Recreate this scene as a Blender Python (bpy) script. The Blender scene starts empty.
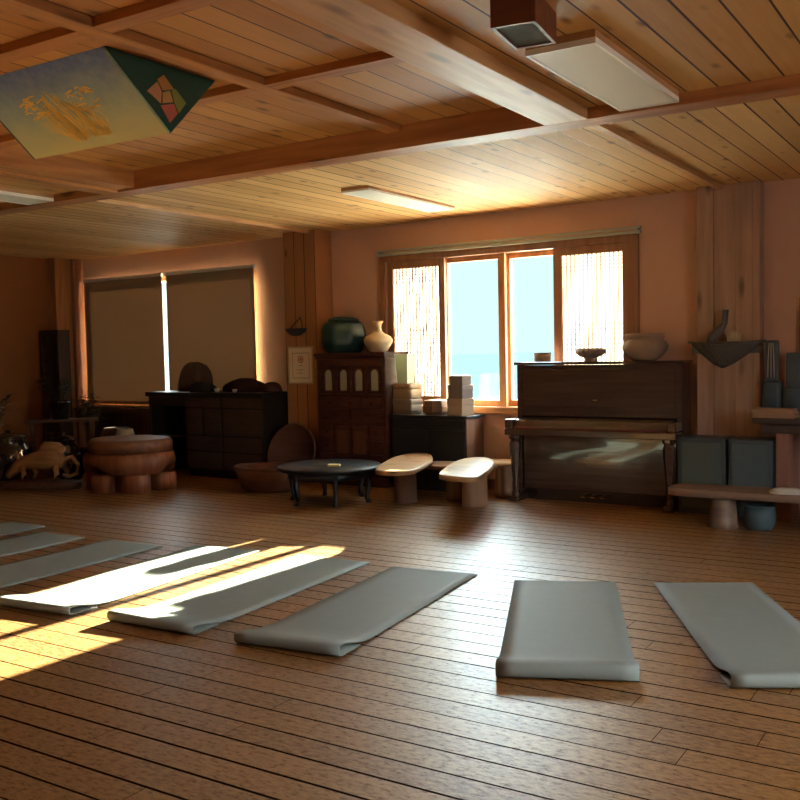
import bpy, math, random
from mathutils import Vector, Matrix

random.seed(7)
PI = math.pi
scene = bpy.context.scene
COL = scene.collection

# ------------------------------------------------------------------ camera
CAM_H = 1.38


def add_camera():
    yaw, pitch, roll = (math.radians(a) for a in (-32.49, -2.95, -1.2))
    f = Vector((math.sin(yaw) * math.cos(pitch), math.cos(yaw) * math.cos(pitch), math.sin(pitch)))
    r = Vector((math.cos(yaw), -math.sin(yaw), 0))
    u = r.cross(f)
    c, s = math.cos(roll), math.sin(roll)
    r2, u2 = c * r + s * u, -s * r + c * u
    cam = bpy.data.cameras.new('camera')
    cam.sensor_width = 36
    cam.lens = 957 / 800 * 36
    cam.clip_start = 0.02
    o = bpy.data.objects.new('camera', cam)
    m = Matrix((r2, u2, -f)).transposed().to_4x4()
    m.translation = Vector((0, 0, CAM_H))
    o.matrix_world = m
    COL.objects.link(o)
    scene.camera = o


add_camera()

# ------------------------------------------------------------------ light, sky, exposure
scene.view_settings.view_transform = 'Standard'
scene.view_settings.look = 'None'
scene.view_settings.exposure = 2.12
scene.view_settings.gamma = 1.0
scene.view_settings.use_curve_mapping = False

SKY_HIGH = (5.6, 6.3, 6.5)
world = bpy.data.worlds.new('sky')
scene.world = world
world.use_nodes = True
wn = world.node_tree
bg = wn.nodes['Background']
bg.inputs[1].default_value = 1.0
# misty low horizon, much brighter haze-filled sky above it
_tc = wn.nodes.new('ShaderNodeTexCoord')
_sp = wn.nodes.new('ShaderNodeSeparateXYZ')
wn.links.new(_tc.outputs['Generated'], _sp.inputs[0])
_rp = wn.nodes.new('ShaderNodeValToRGB')
_rp.color_ramp.elements[0].position = 0.11
_rp.color_ramp.elements[0].color = (0.225, 0.285, 0.293, 1)
_rp.color_ramp.elements[1].position = 0.22
_rp.color_ramp.elements[1].color = (SKY_HIGH[0], SKY_HIGH[1], SKY_HIGH[2], 1)
wn.links.new(_sp.outputs[2], _rp.inputs[0])
wn.links.new(_rp.outputs[0], bg.inputs[0])

sun = bpy.data.lights.new('sun', 'SUN')
sun.energy = 36
sun.color = (1.0, 0.87, 0.62)
sun.angle = math.radians(0.6)
so = bpy.data.objects.new('sun', sun)
SUN_DIR = Vector((-0.012, -1.0, -0.285))
so.rotation_euler = SUN_DIR.to_track_quat('-Z', 'Y').to_euler()
so.location = (-3, 14, 6)
COL.objects.link(so)


def fill_light(x, y, rz, w, h, power, col):
    """area lamp added as fill, standing in an unseen wall opening"""
    a = bpy.data.lights.new('fill_light', 'AREA')
    a.shape = 'RECTANGLE'
    a.size, a.size_y = w, h
    a.energy = power
    a.color = col
    o = bpy.data.objects.new('fill_light', a)
    o.location = (x, y, 1.575)
    o.rotation_euler = (PI / 2, 0, rz)
    COL.objects.link(o)


FILL_COL = (1.0, 0.93, 0.82)
fill_light(2.8, 3.3, PI / 2, 1.7, 1.3, 8, FILL_COL)  # fill lamp added to brighten the right of the room


# ------------------------------------------------------------------ materials
def new_mat(name):
    m = bpy.data.materials.new(name)
    m.use_nodes = True
    nt = m.node_tree
    b = nt.nodes['Principled BSDF']
    return m, nt, b


def N(nt, typ, **kw):
    n = nt.nodes.new(typ)
    for k, v in kw.items():
        setattr(n, k, v)
    return n


def L(nt, a, b):
    nt.links.new(a, b)


def math_n(nt, op, a, b=None, c=None):
    n = N(nt, 'ShaderNodeMath', operation=op)
    for i, v in enumerate((a, b, c)):
        if v is None:
            continue
        if isinstance(v, (int, float)):
            n.inputs[i].default_value = v
        else:
            L(nt, v, n.inputs[i])
    return n.outputs[0]


def mix_col(nt, fac, a, b, blend='MIX'):
    n = N(nt, 'ShaderNodeMix', data_type='RGBA', blend_type=blend)
    if isinstance(fac, (int, float)):
        n.inputs[0].default_value = fac
    else:
        L(nt, fac, n.inputs[0])
    for i, v in ((6, a), (7, b)):
        if isinstance(v, tuple):
            n.inputs[i].default_value = v if len(v) == 4 else v + (1,)
        else:
            L(nt, v, n.inputs[i])
    return n.outputs[2]


def plain(name, col, rough=0.6, var=0.18, scale=6.0, spec=0.4, metal=0.0, bump=0.0, stretch=(1, 1, 1), coat=0.0):
    """base colour broken up by noise"""
    m, nt, b = new_mat(name)
    tc = N(nt, 'ShaderNodeTexCoord')
    mp = N(nt, 'ShaderNodeMapping')
    mp.inputs['Scale'].default_value = stretch
    L(nt, tc.outputs['Object'], mp.inputs[0])
    no = N(nt, 'ShaderNodeTexNoise')
    no.inputs['Scale'].default_value = scale
    no.inputs['Detail'].default_value = 5
    L(nt, mp.outputs[0], no.inputs['Vector'])
    lo = tuple(c * (1 - var) for c in col)
    hi = tuple(min(1, c * (1 + var)) for c in col)
    L(nt, mix_col(nt, no.outputs[0], lo, hi), b.inputs['Base Color'])
    b.inputs['Roughness'].default_value = rough
    b.inputs['Specular IOR Level'].default_value = spec
    b.inputs['Metallic'].default_value = metal
    b.inputs['Coat Weight'].default_value = coat
    if bump:
        bp = N(nt, 'ShaderNodeBump')
        bp.inputs['Strength'].default_value = bump
        bp.inputs['Distance'].default_value = 0.01
        L(nt, no.outputs[0], bp.inputs['Height'])
        L(nt, bp.outputs[0], b.inputs['Normal'])
    return m


def planks(name, c_lo, c_hi, across, along, width, phase=0.0, length=2.4, gap=0.004, rough=0.5, spec=0.4,
           knots=True, gap_col=(0.02, 0.01, 0.006), wear=None, bump=0.25, joints=True, rough_var=0.0, tone=0.6, coat=0.0):
    """boards of one width: each board has a tone and a grain of its own, dark seams, knots"""
    m, nt, b = new_mat(name)
    tc = N(nt, 'ShaderNodeTexCoord')
    sep = N(nt, 'ShaderNodeSeparateXYZ')
    L(nt, tc.outputs['Object'], sep.inputs[0])
    A = sep.outputs['XYZ'.index(across)]
    B = sep.outputs['XYZ'.index(along)]
    row = math_n(nt, 'DIVIDE', math_n(nt, 'SUBTRACT', A, phase), width)
    rowi = math_n(nt, 'FLOOR', row)
    fr = math_n(nt, 'FRACT', row)
    wn1 = N(nt, 'ShaderNodeTexWhiteNoise', noise_dimensions='1D')
    L(nt, rowi, wn1.inputs['W'])
    shift = math_n(nt, 'MULTIPLY', wn1.outputs['Value'], length)
    colp = math_n(nt, 'DIVIDE', math_n(nt, 'ADD', B, shift), length)
    coli = math_n(nt, 'FLOOR', colp)
    fc = math_n(nt, 'FRACT', colp)
    cmb = N(nt, 'ShaderNodeCombineXYZ')
    L(nt, rowi, cmb.inputs[0])
    L(nt, coli if joints else rowi, cmb.inputs[1])
    wn2 = N(nt, 'ShaderNodeTexWhiteNoise', noise_dimensions='2D')
    L(nt, cmb.outputs[0], wn2.inputs['Vector'])
    # grain
    gv = N(nt, 'ShaderNodeCombineXYZ')
    L(nt, math_n(nt, 'MULTIPLY', A, 38.0), gv.inputs[0])
    L(nt, math_n(nt, 'ADD', math_n(nt, 'MULTIPLY', B, 2.2), math_n(nt, 'MULTIPLY', wn2.outputs['Value'], 40.0)), gv.inputs[1])
    L(nt, math_n(nt, 'MULTIPLY', rowi, 3.7), gv.inputs[2])
    no = N(nt, 'ShaderNodeTexNoise')
    no.inputs['Scale'].default_value = 1.0
    no.inputs['Detail'].default_value = 6
    no.inputs['Roughness'].default_value = 0.65
    L(nt, gv.outputs[0], no.inputs['Vector'])
    t = math_n(nt, 'ADD', math_n(nt, 'MULTIPLY', wn2.outputs['Value'], tone), math_n(nt, 'MULTIPLY', no.outputs[0], 1.15 - tone))
    col = mix_col(nt, t, c_lo, c_hi)
    if knots:
        kv = N(nt, 'ShaderNodeCombineXYZ')
        L(nt, math_n(nt, 'MULTIPLY', A, 1 / width), kv.inputs[0])
        L(nt, math_n(nt, 'MULTIPLY', B, 2.6), kv.inputs[1])
        vo = N(nt, 'ShaderNodeTexVoronoi')
        vo.inputs['Scale'].default_value = 1.35
        L(nt, kv.outputs[0], vo.inputs['Vector'])
        kn = N(nt, 'ShaderNodeMapRange')
        kn.inputs[1].default_value = 0.07
        kn.inputs[2].default_value = 0.24
        kn.inputs[3].default_value = 0.75
        kn.inputs[4].default_value = 0.0
        L(nt, vo.outputs['Distance'], kn.inputs[0])
        sepc = N(nt, 'ShaderNodeSeparateColor')
        L(nt, vo.outputs['Color'], sepc.inputs[0])
        some = math_n(nt, 'LESS_THAN', sepc.outputs[0], 0.62)
        col = mix_col(nt, math_n(nt, 'MULTIPLY', kn.outputs[0], some), col, tuple(c * 0.22 for c in c_lo))
    rough_sock = None
    if wear:
        wv = N(nt, 'ShaderNodeTexNoise')
        wv.inputs['Scale'].default_value = 42
        wv.inputs['Detail'].default_value = 6
        wv.inputs['Roughness'].default_value = 0.75
        mp = N(nt, 'ShaderNodeMapping')
        mp.inputs['Scale'].default_value = (0.55, 1.3, 1)
        L(nt, tc.outputs['Object'], mp.inputs[0])
        L(nt, mp.outputs[0], wv.inputs['Vector'])
        wr = N(nt, 'ShaderNodeMapRange')
        wr.inputs[1].default_value = 0.50
        wr.inputs[2].default_value = 0.64
        L(nt, wv.outputs[0], wr.inputs[0])
        col = mix_col(nt, math_n(nt, 'MULTIPLY', wr.outputs[0], 0.55), col, wear)
        dk = N(nt, 'ShaderNodeMapRange')
        dk.inputs[1].default_value = 0.48
        dk.inputs[2].default_value = 0.36
        L(nt, wv.outputs[0], dk.inputs[0])
        col = mix_col(nt, math_n(nt, 'MULTIPLY', dk.outputs[0], 0.6), col, tuple(c * 0.35 for c in c_lo))
        rough_sock = wv.outputs[0]
    # seams
    e = math_n(nt, 'MINIMUM', fr, math_n(nt, 'SUBTRACT', 1.0, fr))
    e = math_n(nt, 'MULTIPLY', e, width)
    wobble = math_n(nt, 'MULTIPLY', math_n(nt, 'ADD', wn1.outputs['Value'], 0.45), gap)
    sm = math_n(nt, 'LESS_THAN', e, wobble)
    if joints:
        e2 = math_n(nt, 'MULTIPLY', math_n(nt, 'MINIMUM', fc, math_n(nt, 'SUBTRACT', 1.0, fc)), length)
        sm = math_n(nt, 'MAXIMUM', sm, math_n(nt, 'LESS_THAN', e2, gap * 0.25))
    col = mix_col(nt, sm, col, gap_col)
    L(nt, col, b.inputs['Base Color'])
    b.inputs['Specular IOR Level'].default_value = spec
    if coat and rough_sock is not None:
        wornf = math_n(nt, 'SUBTRACT', 1.0, math_n(nt, 'MULTIPLY', dk.outputs[0], 0.75))
        keep = math_n(nt, 'MULTIPLY', math_n(nt, 'SUBTRACT', 1.0, sm), wornf)
        L(nt, math_n(nt, 'MULTIPLY', keep, coat), b.inputs['Coat Weight'])
        L(nt, math_n(nt, 'MULTIPLY', keep, spec), b.inputs['Specular IOR Level'])
    b.inputs['Coat Roughness'].default_value = 0.36
    if rough_sock is not None and rough_var:
        r = math_n(nt, 'ADD', math_n(nt, 'MULTIPLY', rough_sock, rough_var), rough - rough_var * 0.5)
        L(nt, math_n(nt, 'MAXIMUM', r, math_n(nt, 'MULTIPLY', sm, 0.8)), b.inputs['Roughness'])
    else:
        b.inputs['Roughness'].default_value = rough
    bp = N(nt, 'ShaderNodeBump')
    bp.inputs['Strength'].default_value = bump
    bp.inputs['Distance'].default_value = 0.004
    h = math_n(nt, 'SUBTRACT', math_n(nt, 'MULTIPLY', no.outputs[0], 0.35), sm)
    if rough_sock is not None:
        h = math_n(nt, 'ADD', h, math_n(nt, 'MULTIPLY', rough_sock, 1.6))
    L(nt, h, bp.inputs['Height'])
    L(nt, bp.outputs[0], b.inputs['Normal'])
    return m


def wood(name, c_lo, c_hi, axis='X', rough=0.5, spec=0.4, coat=0.0, knots=0.0):
    """one piece of timber with grain along one axis"""
    m, nt, b = new_mat(name)
    tc = N(nt, 'ShaderNodeTexCoord')
    mp = N(nt, 'ShaderNodeMapping')
    mp.inputs['Scale'].default_value = tuple(1.6 if a == axis else 22 for a in 'XYZ')
    L(nt, tc.outputs['Object'], mp.inputs[0])
    no = N(nt, 'ShaderNodeTexNoise')
    no.inputs['Scale'].default_value = 1.0
    no.inputs['Detail'].default_value = 6
    L(nt, mp.outputs[0], no.inputs['Vector'])
    mr = N(nt, 'ShaderNodeMapRange')
    mr.inputs[1].default_value = 0.3
    mr.inputs[2].default_value = 0.7
    L(nt, no.outputs[0], mr.inputs[0])
    col = mix_col(nt, mr.outputs[0], c_lo, c_hi)
    if knots:
        m2 = N(nt, 'ShaderNodeMapping')
        m2.inputs['Scale'].default_value = tuple(1.7 if a == axis else 6 for a in 'XYZ')
        L(nt, tc.outputs['Object'], m2.inputs[0])
        vo = N(nt, 'ShaderNodeTexVoronoi')
        vo.inputs['Scale'].default_value = 1.0
        L(nt, m2.outputs[0], vo.inputs['Vector'])
        kn = N(nt, 'ShaderNodeMapRange')
        kn.inputs[1].default_value = 0.08
        kn.inputs[2].default_value = 0.2
        kn.inputs[3].default_value = knots
        kn.inputs[4].default_value = 0.0
        L(nt, vo.outputs['Distance'], kn.inputs[0])
        col = mix_col(nt, kn.outputs[0], col, tuple(c * 0.25 for c in c_lo))
    L(nt, col, b.inputs['Base Color'])
    b.inputs['Roughness'].default_value = rough
    b.inputs['Specular IOR Level'].default_value = spec
    b.inputs['Coat Weight'].default_value = coat
    return m


def translucent(name, col, trans, fac):
    m = bpy.data.materials.new(name)
    m.use_nodes = True
    nt = m.node_tree
    nt.nodes.clear()
    out = N(nt, 'ShaderNodeOutputMaterial')
    d = N(nt, 'ShaderNodeBsdfDiffuse')
    d.inputs[0].default_value = col + (1,)
    t = N(nt, 'ShaderNodeBsdfTranslucent')
    t.inputs[0].default_value = trans + (1,)
    mx = N(nt, 'ShaderNodeMixShader')
    mx.inputs[0].default_value = fac
    L(nt, d.outputs[0], mx.inputs[1])
    L(nt, t.outputs[0], mx.inputs[2])
    L(nt, mx.outputs[0], out.inputs[0])
    return m


def glass_mat(name, tint, fac=0.07):
    m = bpy.data.materials.new(name)
    m.use_nodes = True
    nt = m.node_tree
    nt.nodes.clear()
    out = N(nt, 'ShaderNodeOutputMaterial')
    t = N(nt, 'ShaderNodeBsdfTransparent')
    t.inputs[0].default_value = tint + (1,)
    g = N(nt, 'ShaderNodeBsdfGlossy')
    g.inputs['Roughness'].default_value = 0.02
    mx = N(nt, 'ShaderNodeMixShader')
    mx.inputs[0].default_value = fac
    L(nt, t.outputs[0], mx.inputs[1])
    L(nt, g.outputs[0], mx.inputs[2])
    L(nt, mx.outputs[0], out.inputs[0])
    return m


M = {}
M['floor'] = planks('floor_boards', (0.130, 0.044, 0.008), (0.30, 0.130, 0.028), 'Y', 'X', 0.1415, 0.101, 2.9, 0.0056,
                    rough=0.46, spec=0.6, knots=False, coat=0.75, wear=(0.50, 0.29, 0.09), bump=0.3, rough_var=0.35, tone=0.45)
CL, CH = (0.41, 0.18, 0.046), (0.69, 0.395, 0.125)
M['ceil'] = planks('ceiling_boards', CL, CH, 'X', 'Y', 0.156, 0.012, 3.2, 0.005, rough=0.56, spec=0.4,
                   gap_col=(0.05, 0.018, 0.008), joints=False, tone=0.5)
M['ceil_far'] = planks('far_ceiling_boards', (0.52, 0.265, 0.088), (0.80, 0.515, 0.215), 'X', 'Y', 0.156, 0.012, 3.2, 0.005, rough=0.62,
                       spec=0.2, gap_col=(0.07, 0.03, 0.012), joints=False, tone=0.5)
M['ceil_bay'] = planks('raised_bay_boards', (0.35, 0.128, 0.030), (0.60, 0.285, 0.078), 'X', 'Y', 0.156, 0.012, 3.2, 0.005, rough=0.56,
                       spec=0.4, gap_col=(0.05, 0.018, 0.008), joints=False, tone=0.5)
M['pillar_boards'] = planks('pillar_boards', (0.36, 0.15, 0.065), (0.52, 0.25, 0.11), 'X', 'Z', 0.145, 0.02, 3.0, 0.004,
                            rough=0.5, gap_col=(0.06, 0.025, 0.012), joints=False, tone=0.3)
M['pillar_pine'] = wood('greyed_pine_upright', (0.37, 0.225, 0.155), (0.50, 0.33, 0.24), 'Z', rough=0.55, knots=0.7)
M['wainscot'] = planks('wainscot_boards', (0.05, 0.022, 0.01), (0.10, 0.045, 0.02), 'X', 'Z', 0.12, 0, 3, 0.006, rough=0.5,
                       knots=False, joints=False)
M['beam_x'] = wood('beam_timber_across', (0.32, 0.115, 0.038), (0.50, 0.21, 0.072), 'X', rough=0.5, knots=0.7)
M['batten'] = wood('batten_timber', (0.33, 0.125, 0.036), (0.54, 0.24, 0.072), 'Y', rough=0.5, knots=0.5)
M['beam_y'] = wood('beam_timber_along', (0.44, 0.215, 0.085), (0.66, 0.38, 0.17), 'Y', rough=0.45, knots=0.7)
M['pine_z'] = wood('pine_upright', (0.42, 0.18, 0.065), (0.62, 0.31, 0.12), 'Z', rough=0.5, knots=0.4)
M['pine_x'] = wood('pine_across', (0.42, 0.18, 0.065), (0.62, 0.31, 0.12), 'X', rough=0.5, knots=0.4)
M['sash_brown'] = wood('brown_sash_timber', (0.27, 0.125, 0.07), (0.38, 0.19, 0.105), 'Z', rough=0.45)
M['lattice_wood'] = wood('lattice_wood', (0.16, 0.11, 0.08), (0.22, 0.16, 0.12), 'Z', rough=.6)
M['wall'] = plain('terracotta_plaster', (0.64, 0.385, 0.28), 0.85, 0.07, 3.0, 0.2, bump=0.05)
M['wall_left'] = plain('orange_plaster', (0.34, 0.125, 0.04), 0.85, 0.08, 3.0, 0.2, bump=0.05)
M['paper'] = translucent('window_paper', (0.80, 0.78, 0.72), (0.9, 0.88, 0.8), 0.28)
M['blind'] = translucent('blind_cloth', (0.38, 0.28, 0.19), (0.55, 0.385, 0.26), 0.055)
M['glass'] = glass_mat('window_glass', (0.90, 0.97, 0.98), 0.03)
M['alu'] = plain('grey_green_metal', (0.42, 0.45, 0.39), 0.5, 0.05, 4, 0.4, 0.0)
M['mat'] = plain('grey_mat_foam', (0.235, 0.262, 0.242), 0.62, 0.06, 14, 0.35, bump=0.08)
M['lamp_white'] = plain('white_lamp_cover', (0.72, 0.70, 0.60), 0.5, 0.03)
M['lamp_rim'] = plain('white_lamp_rim', (0.85, 0.83, 0.76), 0.4, 0.03)
M['outdoor'] = plain('pale_winter_ground', (0.022, 0.034, 0.039), 1.0, 0.1, 0.6, 0.0)
M['bounce_slab'] = plain('pale_bounce', (0.70, 0.68, 0.63), 1.0, 0.1, 0.6, 0.0)


# ------------------------------------------------------------------ mesh helper
class MB:
    def __init__(self):
        self.v, self.f, self.mi, self.sm = [], [], [], []
        self.T = Matrix.Identity(4)

    def add(self, verts, faces, mi=0, smooth=False):
        n = len(self.v)
        self.v += [tuple(self.T @ Vector(p)) for p in verts]
        for f in faces:
            self.f.append(tuple(i + n for i in f))
            self.mi.append(mi)
            self.sm.append(smooth)
        return self

    def box(self, x0, x1, y0, y1, z0, z1, mi=0):
        vs = [(x, y, z) for z in (z0, z1) for y in (y0, y1) for x in (x0, x1)]
        return self.add(vs, [(0, 2, 3, 1), (4, 5, 7, 6), (0, 1, 5, 4), (2, 6, 7, 3), (0, 4, 6, 2), (1, 3, 7, 5)], mi)

    def lathe(self, prof, seg=32, c=(0, 0), sx=1.0, sy=1.0, mi=0, smooth=True, rot=0.0, rfun=None):
        """profile [(r, z)] turned about the upright axis; end radii of 0 close the shape"""
        vs, fs, rings = [], [], []
        for r, z in prof:
            if r < 1e-6:
                rings.append([len(vs)])
                vs.append((c[0], c[1], z))
            else:
                ring = []
                for k in range(seg):
                    a = 2 * PI * k / seg + rot
                    rr = r * (rfun(a) if rfun else 1.0)
                    ring.append(len(vs))
                    vs.append((c[0] + rr * math.cos(a) * sx, c[1] + rr * math.sin(a) * sy, z))
                rings.append(ring)
        for a, b in zip(rings, rings[1:]):
            if len(a) == 1 and len(b) == 1:
                continue
            for k in range(seg):
                k2 = (k + 1) % seg
                if len(a) == 1:
                    fs.append((a[0], b[k2], b[k]))
                elif len(b) == 1:
                    fs.append((a[k], a[k2], b[0]))
                else:
                    fs.append((a[k], a[k2], b[k2], b[k]))
        return self.add(vs, fs, mi, smooth)

    def cyl(self, r, z0, z1, seg=24, c=(0, 0), r2=None, mi=0, smooth=True, **kw):
        r2 = r if r2 is None else r2
        self.lathe([(r, z0), (r2, z1)], seg, c, mi=mi, smooth=smooth, **kw)
        self.lathe([(0, z0), (r, z0)], seg, c, mi=mi, smooth=False, **kw)
        return self.lathe([(r2, z1), (0, z1)], seg, c, mi=mi, smooth=False, **kw)

    def tube(self, pts, rad, seg=8, mi=0, closed=False):
        pts = [Vector(p) for p in pts]
        n = len(pts)
        if not isinstance(rad, (list, tuple)):
            rad = [rad] * n
        vs, fs = [], []
        up = Vector((0.13, 0.21, 0.97))
        for i, p in enumerate(pts):
            a = pts[(i - 1) % n] if (i or closed) else p
            b = pts[(i + 1) % n] if (i < n - 1 or closed) else p
            d = (b - a).normalized()
            s = d.cross(up)
            if s.length < 0.05:
                s = d.cross(Vector((1, 0, 0)))
            s.normalize()
            t = s.cross(d).normalized()
            for k in range(seg):
                w = 2 * PI * k / seg
                vs.append(tuple(p + rad[i] * (math.cos(w) * s + math.sin(w) * t)))
        for i in range(n if closed else n - 1):
            j = (i + 1) % n
            for k in range(seg):
                k2 = (k + 1) % seg
                fs.append((i * seg + k, i * seg + k2, j * seg + k2, j * seg + k))
        if not closed:
            fs.append(tuple(reversed(range(seg))))
            fs.append(tuple((n - 1) * seg + k for k in range(seg)))
        return self.add(vs, fs, mi, True)

    def prism(self, poly, z0, z1, mi=0, side_smooth=False, inset=0.0):
        """polygon in x,y pushed from z0 to z1; inset rounds the top rim"""
        n = len(poly)
        cx = sum(p[0] for p in poly) / n
        cy = sum(p[1] for p in poly) / n
        rings = [[(x, y, z0) for x, y in poly]]
        if inset:
            rings.append([(x, y, z1 - inset) for x, y in poly])
            q = [(cx + (x - cx) * (1 - inset / max(1e-6, math.hypot(x - cx, y - cy))),
                  cy + (y - cy) * (1 - inset / max(1e-6, math.hypot(x - cx, y - cy)))) for x, y in poly]
            rings.append([(x, y, z1) for x, y in q])
        else:
            rings.append([(x, y, z1) for x, y in poly])
        vs = [p for r in rings for p in r]
        fs = [tuple(reversed(range(n)))]
        sides = []
        for k in range(len(rings) - 1):
            for i in range(n):
                j = (i + 1) % n
                sides.append((k * n + i, k * n + j, (k + 1) * n + j, (k + 1) * n + i))
        m0 = len(self.v)
        self.add(vs, fs + [tuple((len(rings) - 1) * n + i for i in range(n))], mi)
        self.f += [tuple(i + m0 for i in f) for f in sides]
        self.mi += [mi] * len(sides)
        self.sm += [side_smooth] * len(sides)
        return self

    def build(self, name, mats, parent=None, bevel=0.0, loc=None, rotz=0.0):
        me = bpy.data.meshes.new(name)
        me.from_pydata(self.v, [], self.f)
        for m in (mats if isinstance(mats, (list, tuple)) else [mats]):
            me.materials.append(M[m] if isinstance(m, str) else m)
        me.polygons.foreach_set('material_index', self.mi)
        me.polygons.foreach_set('use_smooth', self.sm)
        me.update()
        o = bpy.data.objects.new(name, me)
        COL.objects.link(o)
        if parent:
            o.parent = parent
        if loc is not None:
            o.location = loc
            o.rotation_euler = (0, 0, rotz)
        if bevel:
            b = o.modifiers.new('soft_edge', 'BEVEL')
            b.width = bevel
            b.segments = 2
            b.limit_method = 'ANGLE'
            b.angle_limit = math.radians(50)
        return o


def tag(o, label=None, cat=None, group=None, kind=None):
    if label:
        o['label'] = label
    if cat:
        o['category'] = cat
    if group:
        o['group'] = group
    if kind:
        o['kind'] = kind
    return o


def thing(name, label, cat, loc=(0, 0, 0), rotz=0.0, group=None):
    o = bpy.data.objects.new(name, None)
    o.empty_display_size = 0.1
    COL.objects.link(o)
    o.location = loc
    o.rotation_euler = (0, 0, rotz)
    return tag(o, label, cat, group)


def structure(o, label=None):
    o['kind'] = 'structure'
    if label:
        o['label'] = label
    return o


# the back wall runs a little askew to the floor boards: its own frame, x along it, y through it
TH = -math.atan(0.045)
WO = Vector((-2.5, 8.3, 0))


def W(x, off=0.0, z=0.0):
    return WO + Vector((math.cos(TH) * x + math.sin(TH) * off, math.sin(TH) * x - math.cos(TH) * off, z))


def blob_poly(pts, n=6):
    """closed Catmull-Rom curve through points"""
    out = []
    k = len(pts)
    for i in range(k):
        p0, p1, p2, p3 = (Vector(pts[(i + j - 1) % k]) for j in range(4))
        for s in range(n):
            t = s / n
            q = 0.5 * ((2 * p1) + (-p0 + p2) * t + (2 * p0 - 5 * p1 + 4 * p2 - p3) * t * t + (-p0 + 3 * p1 - 3 * p2 + p3) * t ** 3)
            out.append((q.x, q.y))
    return out


# ================================================================== SETTING
XL, XR, YF = -10.75, 2.7, -2.9
structure(MB().box(XL - .2, XR + .2, YF - .2, 9.1, -.1, 0).build('floor', 'floor'))

# back wall with its two window openings, in the wall frame (x from -8.6 to 5.3)
W1 = (-3.05, -0.30, 0.79, 2.335)
W2 = (-7.90, -4.86, 0.78, 2.36)
ZT = 2.95
b = MB()
T = .2
b.box(-8.7, W2[0], 0, T, 0, ZT).box(W2[1], W1[0], 0, T, 0, ZT).box(W1[1], 5.4, 0, T, 0, ZT)
for w in (W1, W2):
    b.box(w[0], w[1], 0, T, 0, w[2]).box(w[0], w[1], 0, T, w[3], ZT)
structure(b.build('wall_back', 'wall', loc=WO, rotz=TH))
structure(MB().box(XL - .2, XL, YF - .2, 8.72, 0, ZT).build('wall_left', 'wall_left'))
# wall behind the camera, and the right wall with its window
b = MB()
FW = []
xs = XL
for w in FW:
    b.box(xs, w[0], YF - .2, YF, 0, ZT).box(w[0], w[1], YF - .2, YF, 0, w[2]).box(w[0], w[1], YF - .2, YF, w[3], ZT)
    xs = w[1]
b.box(xs, XR, YF - .2, YF, 0, ZT)
structure(b.build('wall_front', 'wall'))
RW = (2.4, 4.2, .95, 2.3)
b = MB().box(XR, XR + .2, YF - .2, RW[0], 0, ZT).box(XR, XR + .2, RW[1], 8.1, 0, ZT)
b.box(XR, XR + .2, RW[0], RW[1], 0, RW[2]).box(XR, XR + .2, RW[0], RW[1], RW[3], ZT)
structure(b.build('wall_right', 'wall'))

# ceilings: flush boards beyond the cross beam, a raised bay, two lower bays
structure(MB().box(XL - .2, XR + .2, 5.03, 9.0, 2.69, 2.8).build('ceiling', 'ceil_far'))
structure(MB().box(-5.45, -2.1, YF - .2, 5.03, 2.74, 2.85).build('ceiling', 'ceil_bay'))
structure(MB().box(-2.1, XR + .2, YF - .2, 5.03, 2.66, 2.75).build('ceiling', 'ceil'))
structure(MB().box(XL - .2, -5.45, YF - .2, 5.03, 2.66, 2.75).build('ceiling', 'ceil'))
structure(MB().box(XL - .2, XR + .2, YF - .3, 9.1, 2.86, 2.95).build('roof', 'beam_x'))
structure(MB().box(XL, XR, 4.95, 5.125, 2.6, 2.84).build('beam', 'beam_x', bevel=.004))
structure(MB().box(-2.17, -1.92, YF, 4.95, 2.6, 2.84).build('beam', 'beam_y', bevel=.004))
structure(MB().box(-5.62, -5.42, YF, 4.95, 2.615, 2.84).build('beam', 'batten', bevel=.004))
structure(MB().box(-5.75, -5.60, YF, 4.95, 2.595, 2.66).build('trim_1', 'batten', bevel=.003))
# battens of the raised bay
structure(MB().box(-3.21, -3.11, YF, 4.95, 2.70, 2.77).build('trim_2', 'batten', bevel=.003))
for y in (1.6, 2.65, 3.70):
    for k, (x0, x1) in enumerate(((-5.42, -3.21), (-3.11, -2.17))):
        structure(MB().box(x0, x1, y, y + .10, 2.70, 2.77).build('trim_3', 'beam_x', bevel=.003))
# battens of the far bay, running to the two pillars
for x, y1 in ((-2.06, 8.28), (-6.38, 8.3)):
    structure(MB().box(x, x + .05, 5.125, y1, 2.655, 2.70).build('trim_4', 'beam_y', bevel=.003))
# timber pillars on the back wall
structure(MB().box(-4.19, -3.74, -.28, 0, 0, 2.69).build('pillar', 'pillar_boards', loc=WO, rotz=TH, bevel=.004))
b = MB().box(.285, .425, -.125, 0, 0, 2.69).box(.425, .60, -.105, 0, 0, 2.69).box(.60, .742, -.12, 0, 0, 2.69)
b.box(.742, .80, -.13, 0, 0, 2.69)
structure(b.build('pillar', 'pillar_pine', loc=WO, rotz=TH, bevel=.004))
# corner post and thin edge posts
structure(MB().box(XL, XL + .16, 8.25, 8.66, 0, 2.69).build('trim_5', 'pine_z', bevel=.004))
structure(MB().box(XL + .16, XL + .22, 8.5, 8.66, 0, 2.69).build('trim_6', 'sash_brown', bevel=.004))
structure(MB().box(-8.2, -4.19, -.03, 0, .02, .72).build('trim_7', 'wainscot', loc=WO, rotz=TH))
structure(MB().box(-3.74, -.25, -.02, 0, .0, .10).build('baseboard_back', 'sash_brown', loc=WO, rotz=TH))
structure(MB().box(.80, 5.1, -.02, 0, .0, .10).build('baseboard_back', 'sash_brown', loc=WO, rotz=TH))
structure(MB().box(XL, XL + .02, YF, 8.25, 0, .10).build('baseboard_left', 'sash_brown'))


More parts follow.
